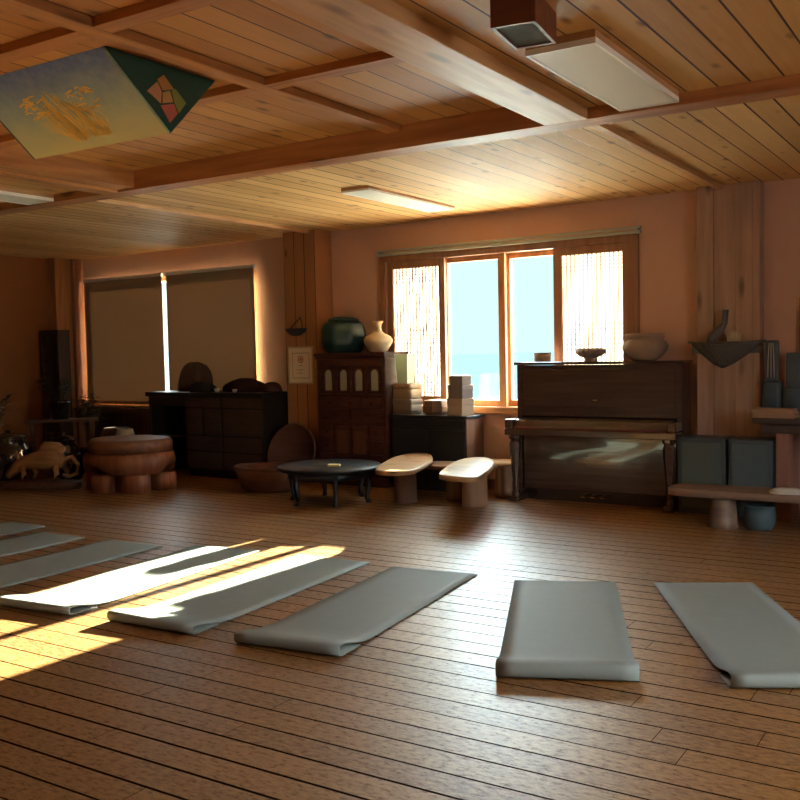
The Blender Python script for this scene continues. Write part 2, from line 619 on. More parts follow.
# ------------------------------------------------------------------ window with lattice sashes
def sash(b, x0, x1, z0, z1, y0, y1, s, mi=0, top=None, bot=None):
    top = top or s
    bot = bot or s
    b.box(x0, x0 + s, y0, y1, z0, z1, mi).box(x1 - s, x1, y0, y1, z0, z1, mi)
    b.box(x0 + s, x1 - s, y0, y1, z1 - top, z1, mi).box(x0 + s, x1 - s, y0, y1, z0, z0 + bot, mi)
    return b


win = structure(thing('window_1', None, None, WO, TH))
b = MB()
x0, x1, z0, z1 = W1
b.box(x0 - .04, x0 + .045, -.03, .19, z0, z1).box(x1 - .045, x1 + .04, -.03, .19, z0, z1)
b.box(x0 - .04, x1 + .04, -.03, .19, z1 - .035, z1 + .03)
b.build('frame', 'sash_brown', win, bevel=.004)
MB().box(x0 - .08, x1 + .08, -.06, .19, z0 - .04, z0 + .025).build('sill', 'pine_x', win, bevel=.005)
sash(MB(), -2.34, -1.635, .815, 2.30, .04, .09, .055, top=.05, bot=.06).build('sash', 'pine_z', win, bevel=.003)
sash(MB(), -1.66, -1.03, .815, 2.30, .095, .145, .055, top=.05, bot=.06).build('sash', 'pine_z', win, bevel=.003)
MB().box(-2.29, -1.68, .062, .068, .87, 2.255).build('pane', 'glass', win)
MB().box(-1.61, -1.08, .117, .123, .87, 2.255).build('pane', 'glass', win)
MB().box(-1.685, -1.61, -.0, .04, .815, 2.30).build('mullion', 'pine_z', win, bevel=.004)


def lattice_sash(xa, xb, stile_l, stile_r, yy):
    za, zb = .82, 2.30
    f = MB().box(xa, xa + stile_l, yy, yy + .045, za, zb).box(xb - stile_r, xb, yy, yy + .045, za, zb)
    f.box(xa + stile_l, xb - stile_r, yy, yy + .045, zb - .075, zb).box(xa + stile_l, xb - stile_r, yy, yy + .045, za, za + .09)
    f = f.build('lattice_sash', 'sash_brown', win, bevel=.003)
    ia, ib, iz0, iz1 = xa + stile_l, xb - stile_r, za + .09, zb - .075
    g = MB()
    n = 13
    w = .006
    for k in range(1, n + 1):
        x = ia + (ib - ia) * k / (n + 1)
        g.box(x - w / 2, x + w / 2, yy + .008, yy + .022, iz0, iz1)
    zs = [iz1 - .035 * k for k in range(1, 5)] + [1.36 + .045 * k for k in range(6)] + [iz0 + .035 * k for k in range(1, 5)]
    for z in zs:
        g.box(ia, ib, yy + .010, yy + .020, z - w / 2, z + w / 2)
    g.build('lattice', 'lattice_wood', f)
    MB().box(ia, ib, yy + .026, yy + .028, iz0, iz1).build('paper', 'paper', f)


lattice_sash(-3.0, -2.29, .075, .07, -.012)
lattice_sash(-1.09, -.345, .085, .07, -.012)
# curtain rail over the window
r = tag(thing('curtain_rail', 'grey green double curtain rail along the wall above the lattice window', 'curtain rail', W(-1.66, 0, 2.39), TH),)
MB().box(-1.44, 1.44, -.075, -.045, -.028, .0).box(-1.44, 1.44, -.072, -.048, .012, .036).build('track', 'alu', r, bevel=.004)
for x in (-1.4, 0.0, 1.4):
    MB().box(x - .015, x + .015, -.075, 0, -.01, .03).build('bracket', 'alu', r, bevel=.002)

# ------------------------------------------------------------------ window behind the roller blinds
win2 = structure(thing('window_2', None, None, WO, TH))
x0, x1, z0, z1 = W2
b = MB().box(x0, x0 + .05, .0, .18, z0, z1).box(x1 - .05, x1, .0, .18, z0, z1).box(x0, x1, 0, .18, z1 - .05, z1)
b.build('frame', 'pine_z', win2, bevel=.003)
MB().box(x0 - .06, x1 + .06, -.03, .18, z0 - .04, z0 + .012).build('sill', 'pine_x', win2, bevel=.004)
xm = -6.36
MB().box(xm - .035, xm + .035, .09, .14, z0, z1).build('mullion', 'pine_z', win2)
for a, c in ((x0 + .05, xm - .035), (xm + .035, x1 - .05)):
    MB().box(a, c, .11, .116, z0 + .02, z1 - .05).build('pane', 'glass', win2)
for xa, xb, lab in ((-7.955, -6.425, 'left brown roller blind of the pair, lowered almost to the sill'),
                    (-6.345, -4.855, 'right brown roller blind, hanging behind the heap on the black chest')):
    t = thing('roller_blind', lab, 'roller blind', W((xa + xb) / 2, .05, 2.40), TH, 'lowered brown roller blinds')
    hw = (xb - xa) / 2
    MB().box(-hw, hw, -.002, .0, -1.625 if xa < -7 else -1.60, -.02).build('fabric', 'blind', t)
    MB().box(-hw - .005, hw + .005, -.02, .02, -.03, .012).build('head_rail', 'lamp_rim', t, bevel=.004)
    MB().box(-hw, hw, -.008, .006, -1.64 if xa < -7 else -1.615, -1.60).build('bottom_bar', 'sash_brown', t)

# outside: pale ground seen through the panes; unseen slab added to bounce light in
structure(MB().box(-160, 120, 9.2, 420, -.45, -.36).build('ground', 'outdoor'))
structure(MB().box(-22, 12, 9.2, 19, -.36, -.3).build('bounce_slab', 'bounce_slab'))

# ================================================================== MATS
def yoga_mat(label, near, far, width, h, curl):
    near, far = Vector(near), Vector(far)
    d = far - near
    ln = d.length
    rz = math.atan2(d.y, d.x) - PI / 2
    prof = [(curl, .006), (curl * .55, .007), (.03, .008), (.005, .012), (-.002, .022), (-.004, h * .6), (-.003, h * .85), (.002, h * .96),
            (.012, h), (.045, h * .98), (.09, h * .84), (.15, h * .58), (.22, h * .32), (.30, max(.010, h * .13)), (.38, .008), (ln * .5, .007),
            (ln - .02, .007), (ln, .0065)]
    nx = 9
    vs, fs = [], []
    rnd = random.Random(label)
    k1, k2 = rnd.uniform(-.006, .006), rnd.uniform(-.15, .15)
    for i, (t, z) in enumerate(prof):
        for k in range(nx):
            u = k / (nx - 1) - .5
            zz = z
            if 3 < i < 14:
                zz = max(.006, z * (1 + k2 * u * 2))
            vs.append((u * width, t + k1 * math.sin(3 * u + t * 3), zz))
    for i in range(len(prof) - 1):
        for k in range(nx - 1):
            a = i * nx + k
            fs.append((a, a + 1, a + nx + 1, a + nx))
    o = MB().add(vs, fs, 0, True).build('yoga_mat', 'mat', loc=(near.x, near.y, 0), rotz=rz)
    s = o.modifiers.new('thickness', 'SOLIDIFY')
    s.thickness = .006
    s.offset = 0
    tag(o, label, 'yoga mat', 'yoga mats laid out in an arc')
    return o


yoga_mat('grey yoga mat cut by the right edge of the photo, nearest the piano', (-.675, 3.99), (-1.475, 5.525), .56, .065, .16)
yoga_mat('grey yoga mat lying straight ahead in the window glare, left of the rightmost mat', (-1.53, 3.64), (-2.19, 5.2), .585, .072, .2)
yoga_mat('grey yoga mat wholly in shade, between the sunlit mat and the glare on the floor', (-2.815, 3.39), (-3.01, 5.085), .575, .055, .2)
yoga_mat('grey yoga mat with one sunlit strip along its left edge', (-3.655, 3.335), (-3.78, 5.065), .575, .052, .2)
yoga_mat('grey yoga mat almost wholly bleached by the sun patch', (-4.475, 3.26), (-4.665, 5.01), .54, .05, .2)
yoga_mat('shaded grey yoga mat next beyond the sun patch', (-5.36, 3.12), (-5.41, 4.835), .55, .05, .2)
yoga_mat('grey yoga mat second beyond the sun patch, cut by the left edge', (-6.15, 3.1), (-6.19, 4.79), .54, .05, .2)
yoga_mat('grey yoga mat at the left edge, third beyond the sun patch', (-6.88, 3.25), (-6.87, 4.97), .5, .05, .2)
yoga_mat('sliver of grey yoga mat farthest along the left edge', (-7.72, 3.3), (-7.66, 5.02), .55, .05, .2)

# ================================================================== CEILING THINGS
M['frame_wood'] = wood('lamp_frame_wood', (0.40, 0.20, 0.09), (0.55, 0.30, 0.14), 'Y')


def ceiling_light(label, cx, cy, wx, wy, ztop, h=.055):
    t = thing('ceiling_light', label, 'ceiling light', (cx, cy, ztop), 0, 'flat panel ceiling lights')
    a, c = wx / 2, wy / 2
    b = MB()
    s = .012
    b.box(-a, a, -c, c, -h * .55, 0)
    b.build('housing', 'frame_wood', t, bevel=.003)
    r = MB().box(-a, -a + s, -c, c, -h, -h * .55).box(a - s, a, -c, c, -h, -h * .55)
    r.box(-a + s, a - s, -c, -c + s, -h, -h * .55).box(-a + s, a - s, c - s, c, -h, -h * .55)
    r.build('rim', 'lamp_rim', t)
    MB().box(-a + s, a - s, -c + s, c - s, -h + .004, -h * .55).build('diffuser', 'lamp_white', t)
    return t


ceiling_light('white flat ceiling light in wooden frame beside the hanging wooden box', -1.575, 4.335, .31, 1.16, 2.66)
ceiling_light('white flat ceiling light on the bright boards between cross beam and lattice window', -4.42, 7.03, .27, 1.40, 2.69, .035)
ceiling_light('white flat ceiling light at the left edge, beside the painted hanging box', -6.48, 4.38, .30, 1.16, 2.66)

M['red_box'] = wood('red_brown_box_wood', (0.12, 0.035, 0.02), (0.2, 0.065, 0.035), 'X', rough=0.4)
M['mesh_grey'] = plain('grey_green_cloth', (0.09, 0.10, 0.085), 0.8, 0.1, 60)
t = thing('hanging_box', 'small reddish brown wooden box fixed to the ceiling beside the flat lamp', 'box', (-1.54, 3.335, 2.66), math.radians(8))
b = MB()
b.box(-.085, -.07, -.14, .145, -.115, 0).box(.07, .085, -.14, .145, -.115, 0)
b.box(-.07, .07, -.14, -.125, -.115, 0).box(-.07, .07, .13, .145, -.115, 0)
b.build('casing', 'red_box', t, bevel=.002)
MB().box(-.07, .07, -.125, .13, -.108, -.1).build('bottom_panel', 'mesh_grey', t)


def painted_sky():
    """blue above, ochre grey below, brushed"""
    m, nt, b = new_mat('brushed_blue_paint')
    tc = N(nt, 'ShaderNodeTexCoord')
    sp = N(nt, 'ShaderNodeSeparateXYZ')
    L(nt, tc.outputs['Object'], sp.inputs[0])
    no = N(nt, 'ShaderNodeTexNoise')
    no.inputs['Scale'].default_value = 9
    no.inputs['Detail'].default_value = 8
    no.inputs['Roughness'].default_value = .7
    L(nt, tc.outputs['Object'], no.inputs['Vector'])
    h = N(nt, 'ShaderNodeMapRange')
    h.inputs[1].default_value = -.309
    h.inputs[2].default_value = 0.0
    L(nt, sp.outputs[2], h.inputs[0])
    v = math_n(nt, 'ADD', h.outputs[0], math_n(nt, 'MULTIPLY', math_n(nt, 'SUBTRACT', no.outputs[0], .5), .55))
    cr = N(nt, 'ShaderNodeValToRGB')
    e = cr.color_ramp.elements
    e[0].position, e[0].color = .05, (.60, .54, .25, 1)
    e[1].position, e[1].color = .95, (.04, .12, .42, 1)
    for p, c in ((.35, (.42, .47, .32, 1)), (.6, (.24, .35, .42, 1))):
        k = e.new(p)
        k.color = c
    L(nt, v, cr.inputs[0])
    no2 = N(nt, 'ShaderNodeTexNoise')
    no2.inputs['Scale'].default_value = 28
    no2.inputs['Detail'].default_value = 4
    L(nt, tc.outputs['Object'], no2.inputs['Vector'])
    L(nt, mix_col(nt, math_n(nt, 'MULTIPLY', no2.outputs[0], .35), cr.outputs[0], (.55, .52, .33)), b.inputs['Base Color'])
    b.inputs['Roughness'].default_value = .6
    return m


M['painted'] = painted_sky()
M['gold_paint'] = plain('ochre_gold_paint', (0.86, 0.56, 0.14), .6, .2, 30)
M['green_paint'] = plain('dark_green_paint', (0.018, 0.075, 0.05), .45, .1, 10)
M['patch_rose'] = plain('rose_patch', (0.60, 0.16, 0.10), .6, .1)
M['patch_tan'] = plain('tan_patch', (0.55, 0.27, 0.13), .6, .1)
M['patch_olive'] = plain('olive_patch', (0.26, 0.30, 0.06), .6, .1)
M['patch_brown'] = plain('ochre_patch', (0.50, 0.23, 0.06), .6, .1)
M['patch_ochre'] = plain('golden_patch', (0.58, 0.33, 0.10), .6, .1)
M['edge_green'] = plain('pale_green_edge', (0.30, 0.42, 0.30), .6, .1)

# hanging box: a three-sided trough under the raised bay; the long face tilts down to a ridge
PX0, PX1 = -4.35, -3.36
P_A, P_B, P_C = (2.922, 2.739), (3.605, 2.739), (3.295, 2.43)
t = thing('painted_ceiling_box', 'three sided painted box on the ceiling with golden reeds on blue', 'painted box', (0, P_A[0], P_A[1]))


def rel(p):
    return (p[0] - P_A[0], p[1] - P_A[1])


ca, cb, cc = (0, 0), rel(P_B), rel(P_C)
b = MB()
b.add([(PX0, *ca), (PX1, *ca), (PX1, *cc), (PX0, *cc),
       (PX0, ca[0] + .012, ca[1]), (PX1, ca[0] + .012, ca[1]), (PX1, cc[0] + .004, cc[1] + .014), (PX0, cc[0] + .004, cc[1] + .014)],
      [(0, 1, 2, 3), (7, 6, 5, 4), (0, 4, 5, 1), (1, 5, 6, 2), (2, 6, 7, 3), (3, 7, 4, 0)])
# brushed golden reeds, thin ridges of paint on the face
ux = Vector((1, 0, 0))
dn = Vector((0, cc[0], cc[1]))
nrm = ux.cross(dn).normalized()
if nrm.y > 0:
    nrm = -nrm


def on_face(s, q, lift=.002):
    """s: 0 left to 1 right; q: 0 top to 1 bottom"""
    return Vector((PX0 + (PX1 - PX0) * s, 0, 0)) + dn * q + nrm * lift


rnd = random.Random(3)
for k in range(64):                                  # a sheaf fanning up from the lower middle
    s0 = .37 + .30 * rnd.random()
    q0 = .90 - .07 * rnd.random()
    s1 = s0 - .05 + (s0 - .55) * .25 + rnd.gauss(0, .03)
    q1 = .24 + 1.5 * abs(s1 - .45) + abs(rnd.gauss(0, .08))
    q1 = min(q1, .72)
    bend = rnd.gauss(0, .03)
    wdt = rnd.uniform(.003, .0075)
    vs, fs = [], []
    for i in range(8):
        u = i / 7
        q = q0 + (q1 - q0) * u
        sx = s0 + (s1 - s0) * u + bend * math.sin(PI * u)
        w = wdt * (1 - .65 * u)
        vs += [tuple(on_face(sx - w, q)), tuple(on_face(sx + w, q))]
    for i in range(7):
        fs.append((2 * i, 2 * i + 1, 2 * i + 3, 2 * i + 2))
    b.add(vs, fs, 1)
for k in range(46):                                  # short arched dabs to either side
    s0, q = .46 + rnd.choice((-1, 1)) * rnd.uniform(.10, .27), rnd.uniform(.30, .56)
    ds, dq = rnd.uniform(.03, .07), rnd.uniform(-.04, .05)
    th_ = rnd.uniform(.012, .022)
    b.add([tuple(on_face(s0, q)), tuple(on_face(s0 + ds * .5, q - .02)), tuple(on_face(s0 + ds, q + dq)), tuple(on_face(s0 + ds, q + dq + th_)),
           tuple(on_face(s0 + ds * .5, q - .02 + th_)), tuple(on_face(s0, q + th_))], [(0, 1, 4, 5), (1, 2, 3, 4)], 1)
b.build('painted_panel', ['painted', 'gold_paint'], t)
# far sloping side and the triangular ends
b = MB()
b.add([(PX0, *cb), (PX1, *cb), (PX1, *cc), (PX0, *cc), (PX0, cb[0] - .012, cb[1]), (PX1, cb[0] - .012, cb[1]),
       (PX1, cc[0] + .002, cc[1] + .016), (PX0, cc[0] + .002, cc[1] + .016)],
      [(0, 3, 2, 1), (4, 5, 6, 7), (0, 1, 5, 4), (1, 2, 6, 5), (2, 3, 7, 6), (3, 0, 4, 7)])
b.build('back_panel', 'green_paint', t)
for side, px in ((1, PX1), (-1, PX0)):
    b = MB()
    e = .012 * side
    tri = [(px, *ca), (px, *cb), (px, *cc)]
    tri2 = [(px + e, *ca), (px + e, *cb), (px + e, *cc)]
    b.add(tri + tri2, [(0, 1, 2), (5, 4, 3), (0, 3, 4, 1), (1, 4, 5, 2), (2, 5, 3, 0)])
    o = b.build('end_panel', 'green_paint', t)
    if side == 1:
        # patchwork diamond of four pieces
        X = px + e
        def tri_pt(u, v):
            """u along A-B (0..1), v down towards C (0..1)"""
            y = ca[0] + (cb[0] - ca[0]) * u
            p = Vector((y, 0)) * (1 - v) + Vector(cc) * v
            return (p.x, p.y)
        for nm, mm, quad in (('patch', 'patch_tan', ((.15, .47), (.38, .29), (.41, .42), (.32, .60))),
                             ('patch', 'patch_brown', ((.39, .26), (.48, .16), (.60, .33), (.43, .40))),
                             ('patch', 'patch_olive', ((.56, .36), (.62, .32), (.84, .49), (.78, .68), (.62, .53))),
                             ('patch', 'patch_rose', ((.30, .63), (.62, .55), (.75, .69), (.46, .86))),
                             ('patch', 'patch_ochre', ((.42, .43), (.54, .37), (.60, .53), (.36, .59)))):
            q = [tri_pt(u, v) for u, v in quad]
            vs = [(X, *p) for p in q] + [(X + .004, *p) for p in q]
            k = len(q)
            MB().add(vs, [tuple(range(k)), tuple(range(2 * k - 1, k - 1, -1))] + [(i, i + k, (i + 1) % k + k, (i + 1) % k) for i in range(k)]).build(nm, mm, o)
MB().tube([(PX1 + .004, ca[0] - .003, ca[1] - .01), (PX1 + .004, cc[0] - .004, cc[1] + .004)], .006, 6).build('edge_strip', 'edge_green', t)

# ================================================================== PIANO
M['piano'] = wood('piano_walnut', (0.058, 0.032, 0.025), (0.095, 0.054, 0.042), 'X', rough=0.13, spec=0.6, coat=0.6)
M['piano_dark'] = plain('piano_dark_lacquer', (0.022, 0.014, 0.013), 0.18, 0.1, 6, 0.6, coat=0.5)
M['brass'] = plain('brass', (0.7, 0.48, 0.18), 0.25, 0.05, 8, 0.5, 1.0)
M['felt'] = plain('dark_red_felt', (0.10, 0.01, 0.012), 0.95, 0.1)
t = thing('upright_piano', 'glossy dark walnut upright piano under the right half of the lattice window', 'piano', (-3.06, 8.0, 0))
# local x -0.76..0.76, y 0 = front of the upper panel, back at 0.27
b = MB()
for x in (-.755, .715):
    MB().box(x, x + .04, 0, .27, .0, 1.225).build('side_panel', 'piano', t, bevel=.005)
MB().box(-.775, .775, -.03, .275, 1.225, 1.25).build('lid', 'piano', t, bevel=.006)
MB().box(-.715, .715, .008, .03, .80, 1.222).build('upper_panel', 'piano', t, bevel=.002)
MB().box(-.70, .70, -.006, .008, .845, 1.185).box(-.715, .715, .0, .012, .765, .80).build('music_desk', 'piano', t, bevel=.003)
MB().box(-.02, .02, -.012, -.006, .905, .915).build('desk_catch', 'brass', t)
MB().box(-.715, .715, .03, .26, .05, 1.2).build('back_frame', 'piano_dark', t)
MB().box(-.715, .715, .035, .055, .07, .60).build('back_board', 'piano_dark', t)
b = MB().box(-.775, .775, -.24, .0, .60, .66)
b.build('key_bed', 'piano', t, bevel=.008)
for x in (-.775, .70):
    MB().box(x, x + .075, -.235, 0, .66, .745).build('cheek', 'piano', t, bevel=.012)
fb = MB()
fb.add([(-.70, -.20, .665), (.70, -.20, .665), (.70, -.17, .735), (-.70, -.17, .735), (-.70, 0, .755), (.70, 0, .755), (-.70, 0, .665), (.70, 0, .665)],
       [(0, 1, 2, 3), (3, 2, 5, 4), (6, 7, 1, 0), (0, 3, 4, 6), (1, 7, 5, 2), (4, 5, 7, 6)])
fb.build('key_lid', 'piano', t, bevel=.006)
MB().box(-.69, .69, -.226, -.2, .66, .672).build('key_slip', 'felt', t)
MB().box(-.70, .70, .015, .034, .10, .60).build('lower_panel', 'piano', t, bevel=.002)
MB().box(-.715, .715, -.005, .035, .0, .10).build('plinth', 'piano_dark', t, bevel=.004)
for sx in (-1, 1):
    b = MB()
    x = sx * .70
    b.lathe([(0, .055), (.038, .055), (.04, .075), (.026, .10), (.024, .16), (.03, .26), (.043, .40), (.05, .47), (.052, .53), (.04, .55), (.055, .575), (.055, .602), (0, .602)],
            8, (x, -.175), rot=PI / 8, smooth=False)
    b.build('leg', 'piano', t)
    MB().box(x - .045, x + .045, -.225, .03, 0, .055).build('toe_block', 'piano', t, bevel=.01)
for k in (-1, 0, 1):
    MB().box(k * .09 - .018, k * .09 + .018, -.10, 0, .055, .067).build('pedal', 'brass', t, bevel=.004)

# ------------------------------------------------------------------ things on the piano
M['clay'] = plain('pale_stoneware', (0.33, 0.23, 0.17), .6, .15, 12)
M['clay_pink'] = plain('pinkish_clay', (0.40, 0.24, 0.17), .65, .12, 12)
M['clay_grey'] = plain('grey_brown_clay', (0.27, 0.19, 0.15), .5, .15, 9)
PZ = 1.25


def at_piano(x, y=8.13):
    return (x, y, PZ)


t = MB().lathe([(0, 0), (.072, 0), (.076, .01), (.078, .085), (.07, .085), (.066, .015), (0, .012)], 28).build('cup', 'clay_pink', loc=at_piano(-3.62, 8.14))
tag(t, 'small plain clay cup at the left end of the piano lid', 'cup')
t = thing('fluted_bowl', 'fluted clay bowl on a narrow foot in the middle of the piano lid', 'bowl', at_piano(-3.15, 8.13))
fl = lambda a: 1 + .04 * math.cos(14 * a)
MB().lathe([(0, .028), (.05, .028), (.095, .045), (.132, .075), (.128, .10), (.105, .118), (.098, .112), (.12, .08), (.085, .05), (0, .04)], 84, rfun=fl).build('bowl', 'clay_grey', t)
MB().cyl(.055, 0, .03, 24, r2=.05).build('foot', 'clay_grey', t)
t = MB().lathe([(0, 0), (.09, 0), (.13, .025), (.185, .085), (.195, .125), (.18, .16), (.15, .18), (.148, .19), (.165, .20), (.168, .225), (.155, .235), (.14, .225), (.135, .19), (.16, .14), (.11, .03), (0, .02)],
               40).build('clay_jar', 'clay', loc=at_piano(-2.645, 8.10))
tag(t, 'big round clay jar with ringed neck at the right end of the piano lid', 'jar')

# ================================================================== DRESSER AND WHAT STANDS ON IT
M['dresser'] = wood('dresser_red_brown', (0.055, 0.02, 0.015), (0.11, 0.04, 0.028), 'X', rough=.4)
M['dresser_door'] = wood('dresser_door_wood', (0.11, 0.045, 0.025), (0.17, 0.075, 0.04), 'Z', rough=.45)
M['pale_pane'] = plain('pale_paper_pane', (0.42, 0.40, 0.30), .5, .12, 8)
M['iron'] = plain('black_iron', (0.02, 0.02, 0.02), .5, .1, 12, .5, .6)
t = thing('dresser', 'tall dark red brown dresser with four pale arched panes, right of the log pillar', 'dresser', W(-3.20, .21), TH)
hw, dp = .44, .21
b = MB().box(-hw, -hw + .03, -dp + .012, dp - .012, .0, 1.335).box(hw - .03, hw, -dp + .012, dp - .012, 0, 1.335)
b.box(-hw + .03, hw - .03, -dp + .03, dp - .02, .06, 1.335)
b.build('body', 'dresser', t, bevel=.003)
MB().box(-hw - .02, hw + .02, -dp - .025, dp - .01, 1.335, 1.37).box(-hw - .012, hw + .012, -dp - .008, dp - .012, 1.305, 1.335).build('cornice', 'dresser', t, bevel=.005)
MB().box(-hw + .03, hw - .03, -dp - .002, -dp + .03, 1.235, 1.305).build('frieze', 'dresser', t, bevel=.002)
# four arched openings with pale panes
b = MB()
for k in range(4):
    cx = -.30 + .2 * k
    w, zb_, zt_ = .053, .975, 1.15
    arch = [(cx - w, zb_), (cx + w, zb_), (cx + w, zt_)] + [(cx + w * math.cos(a), zt_ + w * math.sin(a)) for a in [PI * i / 8 for i in range(1, 8)]] + [(cx - w, zt_)]
    p = MB()
    n = len(arch)
    vs = [(x, -dp + .024, z) for x, z in arch] + [(x, -dp + .03, z) for x, z in arch]
    p.add(vs, [tuple(range(n)), tuple(range(2 * n - 1, n - 1, -1))] + [(i, i + n, (i + 1) % n + n, (i + 1) % n) for i in range(n)])
    p.build('arched_pane', 'pale_pane', t)
    # raised moulding round the arch
    q = MB().tube([(x, -dp + .022, z) for x, z in arch], .009, 6, closed=True)
    q.build('arch_moulding', 'dresser', t)
for x in (-.41, -.2, 0, .2, .41):
    b.box(x - .02, x + .02, -dp + .004, -dp + .03, .93, 1.235)
b.box(-hw + .03, hw - .03, -dp, -dp + .03, .915, .945)
b.build('mullion', 'dresser', t, bevel=.002)
for k in range(3):                      # row of small drawers
    cx = -.273 + .273 * k
    d = MB().box(cx - .13, cx + .13, -dp - .004, -dp + .03, .80, .905).build('drawer', 'dresser', t, bevel=.004)
    MB().lathe([(0, 0), (.012, 0), (.014, .012), (0, .016)], 12).build('knob', 'iron', d, loc=(cx, -dp - .004, .85))
    d.children[0].rotation_euler = (PI / 2, 0, 0)
for k in range(2):
    cx = -.205 + .41 * k
    d = MB().box(cx - .20, cx + .20, -dp - .004, -dp + .03, .685, .79).build('drawer', 'dresser', t, bevel=.004)
    MB().tube([(cx - .04, -dp - .004, .745), (cx - .035, -dp - .02, .73), (cx + .035, -dp - .02, .73), (cx + .04, -dp - .004, .745)], .004, 6).build('handle', 'iron', d)
for k in range(2):
    cx = -.11 + .22 * k
    d = MB().box(cx - .105, cx + .105, -dp - .002, -dp + .03, .20, .61).build('door', 'dresser', t, bevel=.003)
    MB().box(cx - .075, cx + .075, -dp - .007, -dp - .001, .33, .57).build('door_panel', 'dresser_door', d, bevel=.003)
for sx in (-1, 1):
    for z in (.20, .345, .49):
        d = MB().box(min(sx * .235, sx * .405), max(sx * .235, sx * .405), -dp - .003, -dp + .03, z, z + .125).build('drawer', 'dresser', t, bevel=.003)
        k = MB().lathe([(0, 0), (.010, 0), (.011, .010), (0, .014)], 10).build('knob', 'iron', d, loc=(sx * .32, -dp - .003, z + .06))
        k.rotation_euler = (PI / 2, 0, 0)
MB().box(-hw + .03, hw - .03, -dp, -dp + .03, .62, .675).build('rail', 'dresser', t, bevel=.002)
MB().box(-hw - .01, hw + .01, -dp - .012, -dp + .03, 0, .09).build('plinth', 'dresser', t, bevel=.003)

M['teal'] = plain('teal_glaze', (0.018, 0.055, 0.058), .35, .3, 5, .5, coat=.2)
M['cream'] = plain('cream_glaze', (0.62, 0.48, 0.28), .35, .1, 8, .5)
t = thing('teal_jar', 'big dark teal lobed jar with a lid, on top of the dresser', 'jar', W(-3.40, .25, 1.37), TH + .2)
MB().lathe([(0, 0), (.17, 0), (.20, .03), (.228, .09), (.238, .16), (.232, .23), (.21, .29), (.19, .32), (.17, .33), (0, .33)], 40, rfun=lambda a: 1 + .03 * math.cos(8 * a)).build('body', 'teal', t)
MB().lathe([(0, .33), (.165, .33), (.165, .35), (.10, .372), (.04, .377), (0, .377)], 32).build('lid', 'teal', t)
t = MB().lathe([(0, 0), (.08, 0), (.10, .02), (.145, .09), (.15, .125), (.13, .16), (.07, .19), (.042, .215), (.036, .25), (.04, .285), (.062, .315), (.055, .317), (.03, .285), (.025, .22), (0, .2)],
               32).build('vase', 'cream', loc=W(-2.955, .25, 1.37))
tag(t, 'cream long necked vase beside the teal jar on the dresser', 'vase')

# ================================================================== BLACK LOW CABINET AND BASKETS
M['black_lacquer'] = plain('black_lacquer', (0.018, 0.021, 0.025), .3, .15, 5, .5, coat=.2)
M['brown_side'] = wood('brown_cabinet_side', (0.15, 0.08, 0.05), (0.22, 0.12, 0.075), 'Z')
t = thing('low_cabinet', 'black lacquered low cabinet with baskets on top, right of the dresser', 'cabinet', W(-2.275, .21), TH)
hw = .44
MB().box(-hw, hw - .02, -.17, .15, .04, .715).build('body', 'black_lacquer', t, bevel=.004)
MB().box(hw - .02, hw, -.172, .15, .0, .715).build('side_panel', 'brown_side', t, bevel=.003)
MB().box(-hw - .01, hw + .015, -.19, .155, .715, .742).build('top', 'black_lacquer', t, bevel=.004)
for sx in (-1, 1):
    d = MB().box(min(sx * .006, sx * .415), max(sx * .006, sx * .415), -.185, -.165, .07, .60).build('door', 'black_lacquer', t, bevel=.004)
MB().box(-.41, .41, -.183, -.165, .62, .70).build('drawer', 'black_lacquer', t, bevel=.004)
MB().box(-.25, .25, -.19, -.183, .645, .652).build('rail', 'iron', t)
MB().box(-hw + .02, hw - .03, -.15, .14, 0, .04).build('plinth', 'black_lacquer', t)


def weave(name, col):
    m, nt, b = new_mat(name)
    tc = N(nt, 'ShaderNodeTexCoord')
    w1 = N(nt, 'ShaderNodeTexWave', wave_type='BANDS', bands_direction='Z')
    w1.inputs['Scale'].default_value = 22
    w1.inputs['Distortion'].default_value = 1.5
    L(nt, tc.outputs['Object'], w1.inputs['Vector'])
    w2 = N(nt, 'ShaderNodeTexWave', wave_type='BANDS', bands_direction='DIAGONAL')
    w2.inputs['Scale'].default_value = 20
    L(nt, tc.outputs['Object'], w2.inputs['Vector'])
    f = math_n(nt, 'MULTIPLY', w1.outputs['Color'], w2.outputs['Color'])
    L(nt, mix_col(nt, f, tuple(c * .62 for c in col), tuple(min(1, c * 1.12) for c in col)), b.inputs['Base Color'])
    b.inputs['Roughness'].default_value = .75
    bp = N(nt, 'ShaderNodeBump')
    bp.inputs['Strength'].default_value = .5
    bp.inputs['Distance'].default_value = .006
    L(nt, f, bp.inputs['Height'])
    L(nt, bp.outputs[0], b.inputs['Normal'])
    return m


M['straw'] = weave('straw_weave', (0.50, 0.33, 0.17))
M['straw_grey'] = weave('grey_straw_weave', (0.33, 0.22, 0.14))
M['wicker_brown'] = weave('brown_wicker', (0.24, 0.125, 0.065))
M['wicker_dark'] = weave('dark_wicker', (0.075, 0.045, 0.032))
M['card_grey'] = plain('grey_brown_card', (0.17, 0.13, 0.11), .8, .1, 10)
M['card_tan'] = plain('tan_card', (0.33, 0.22, 0.145), .8, .1, 10)
M['pale_plastic'] = translucent('pale_green_plastic', (0.62, 0.68, 0.55), (0.75, 0.8, 0.66), .45)
ZC = .742


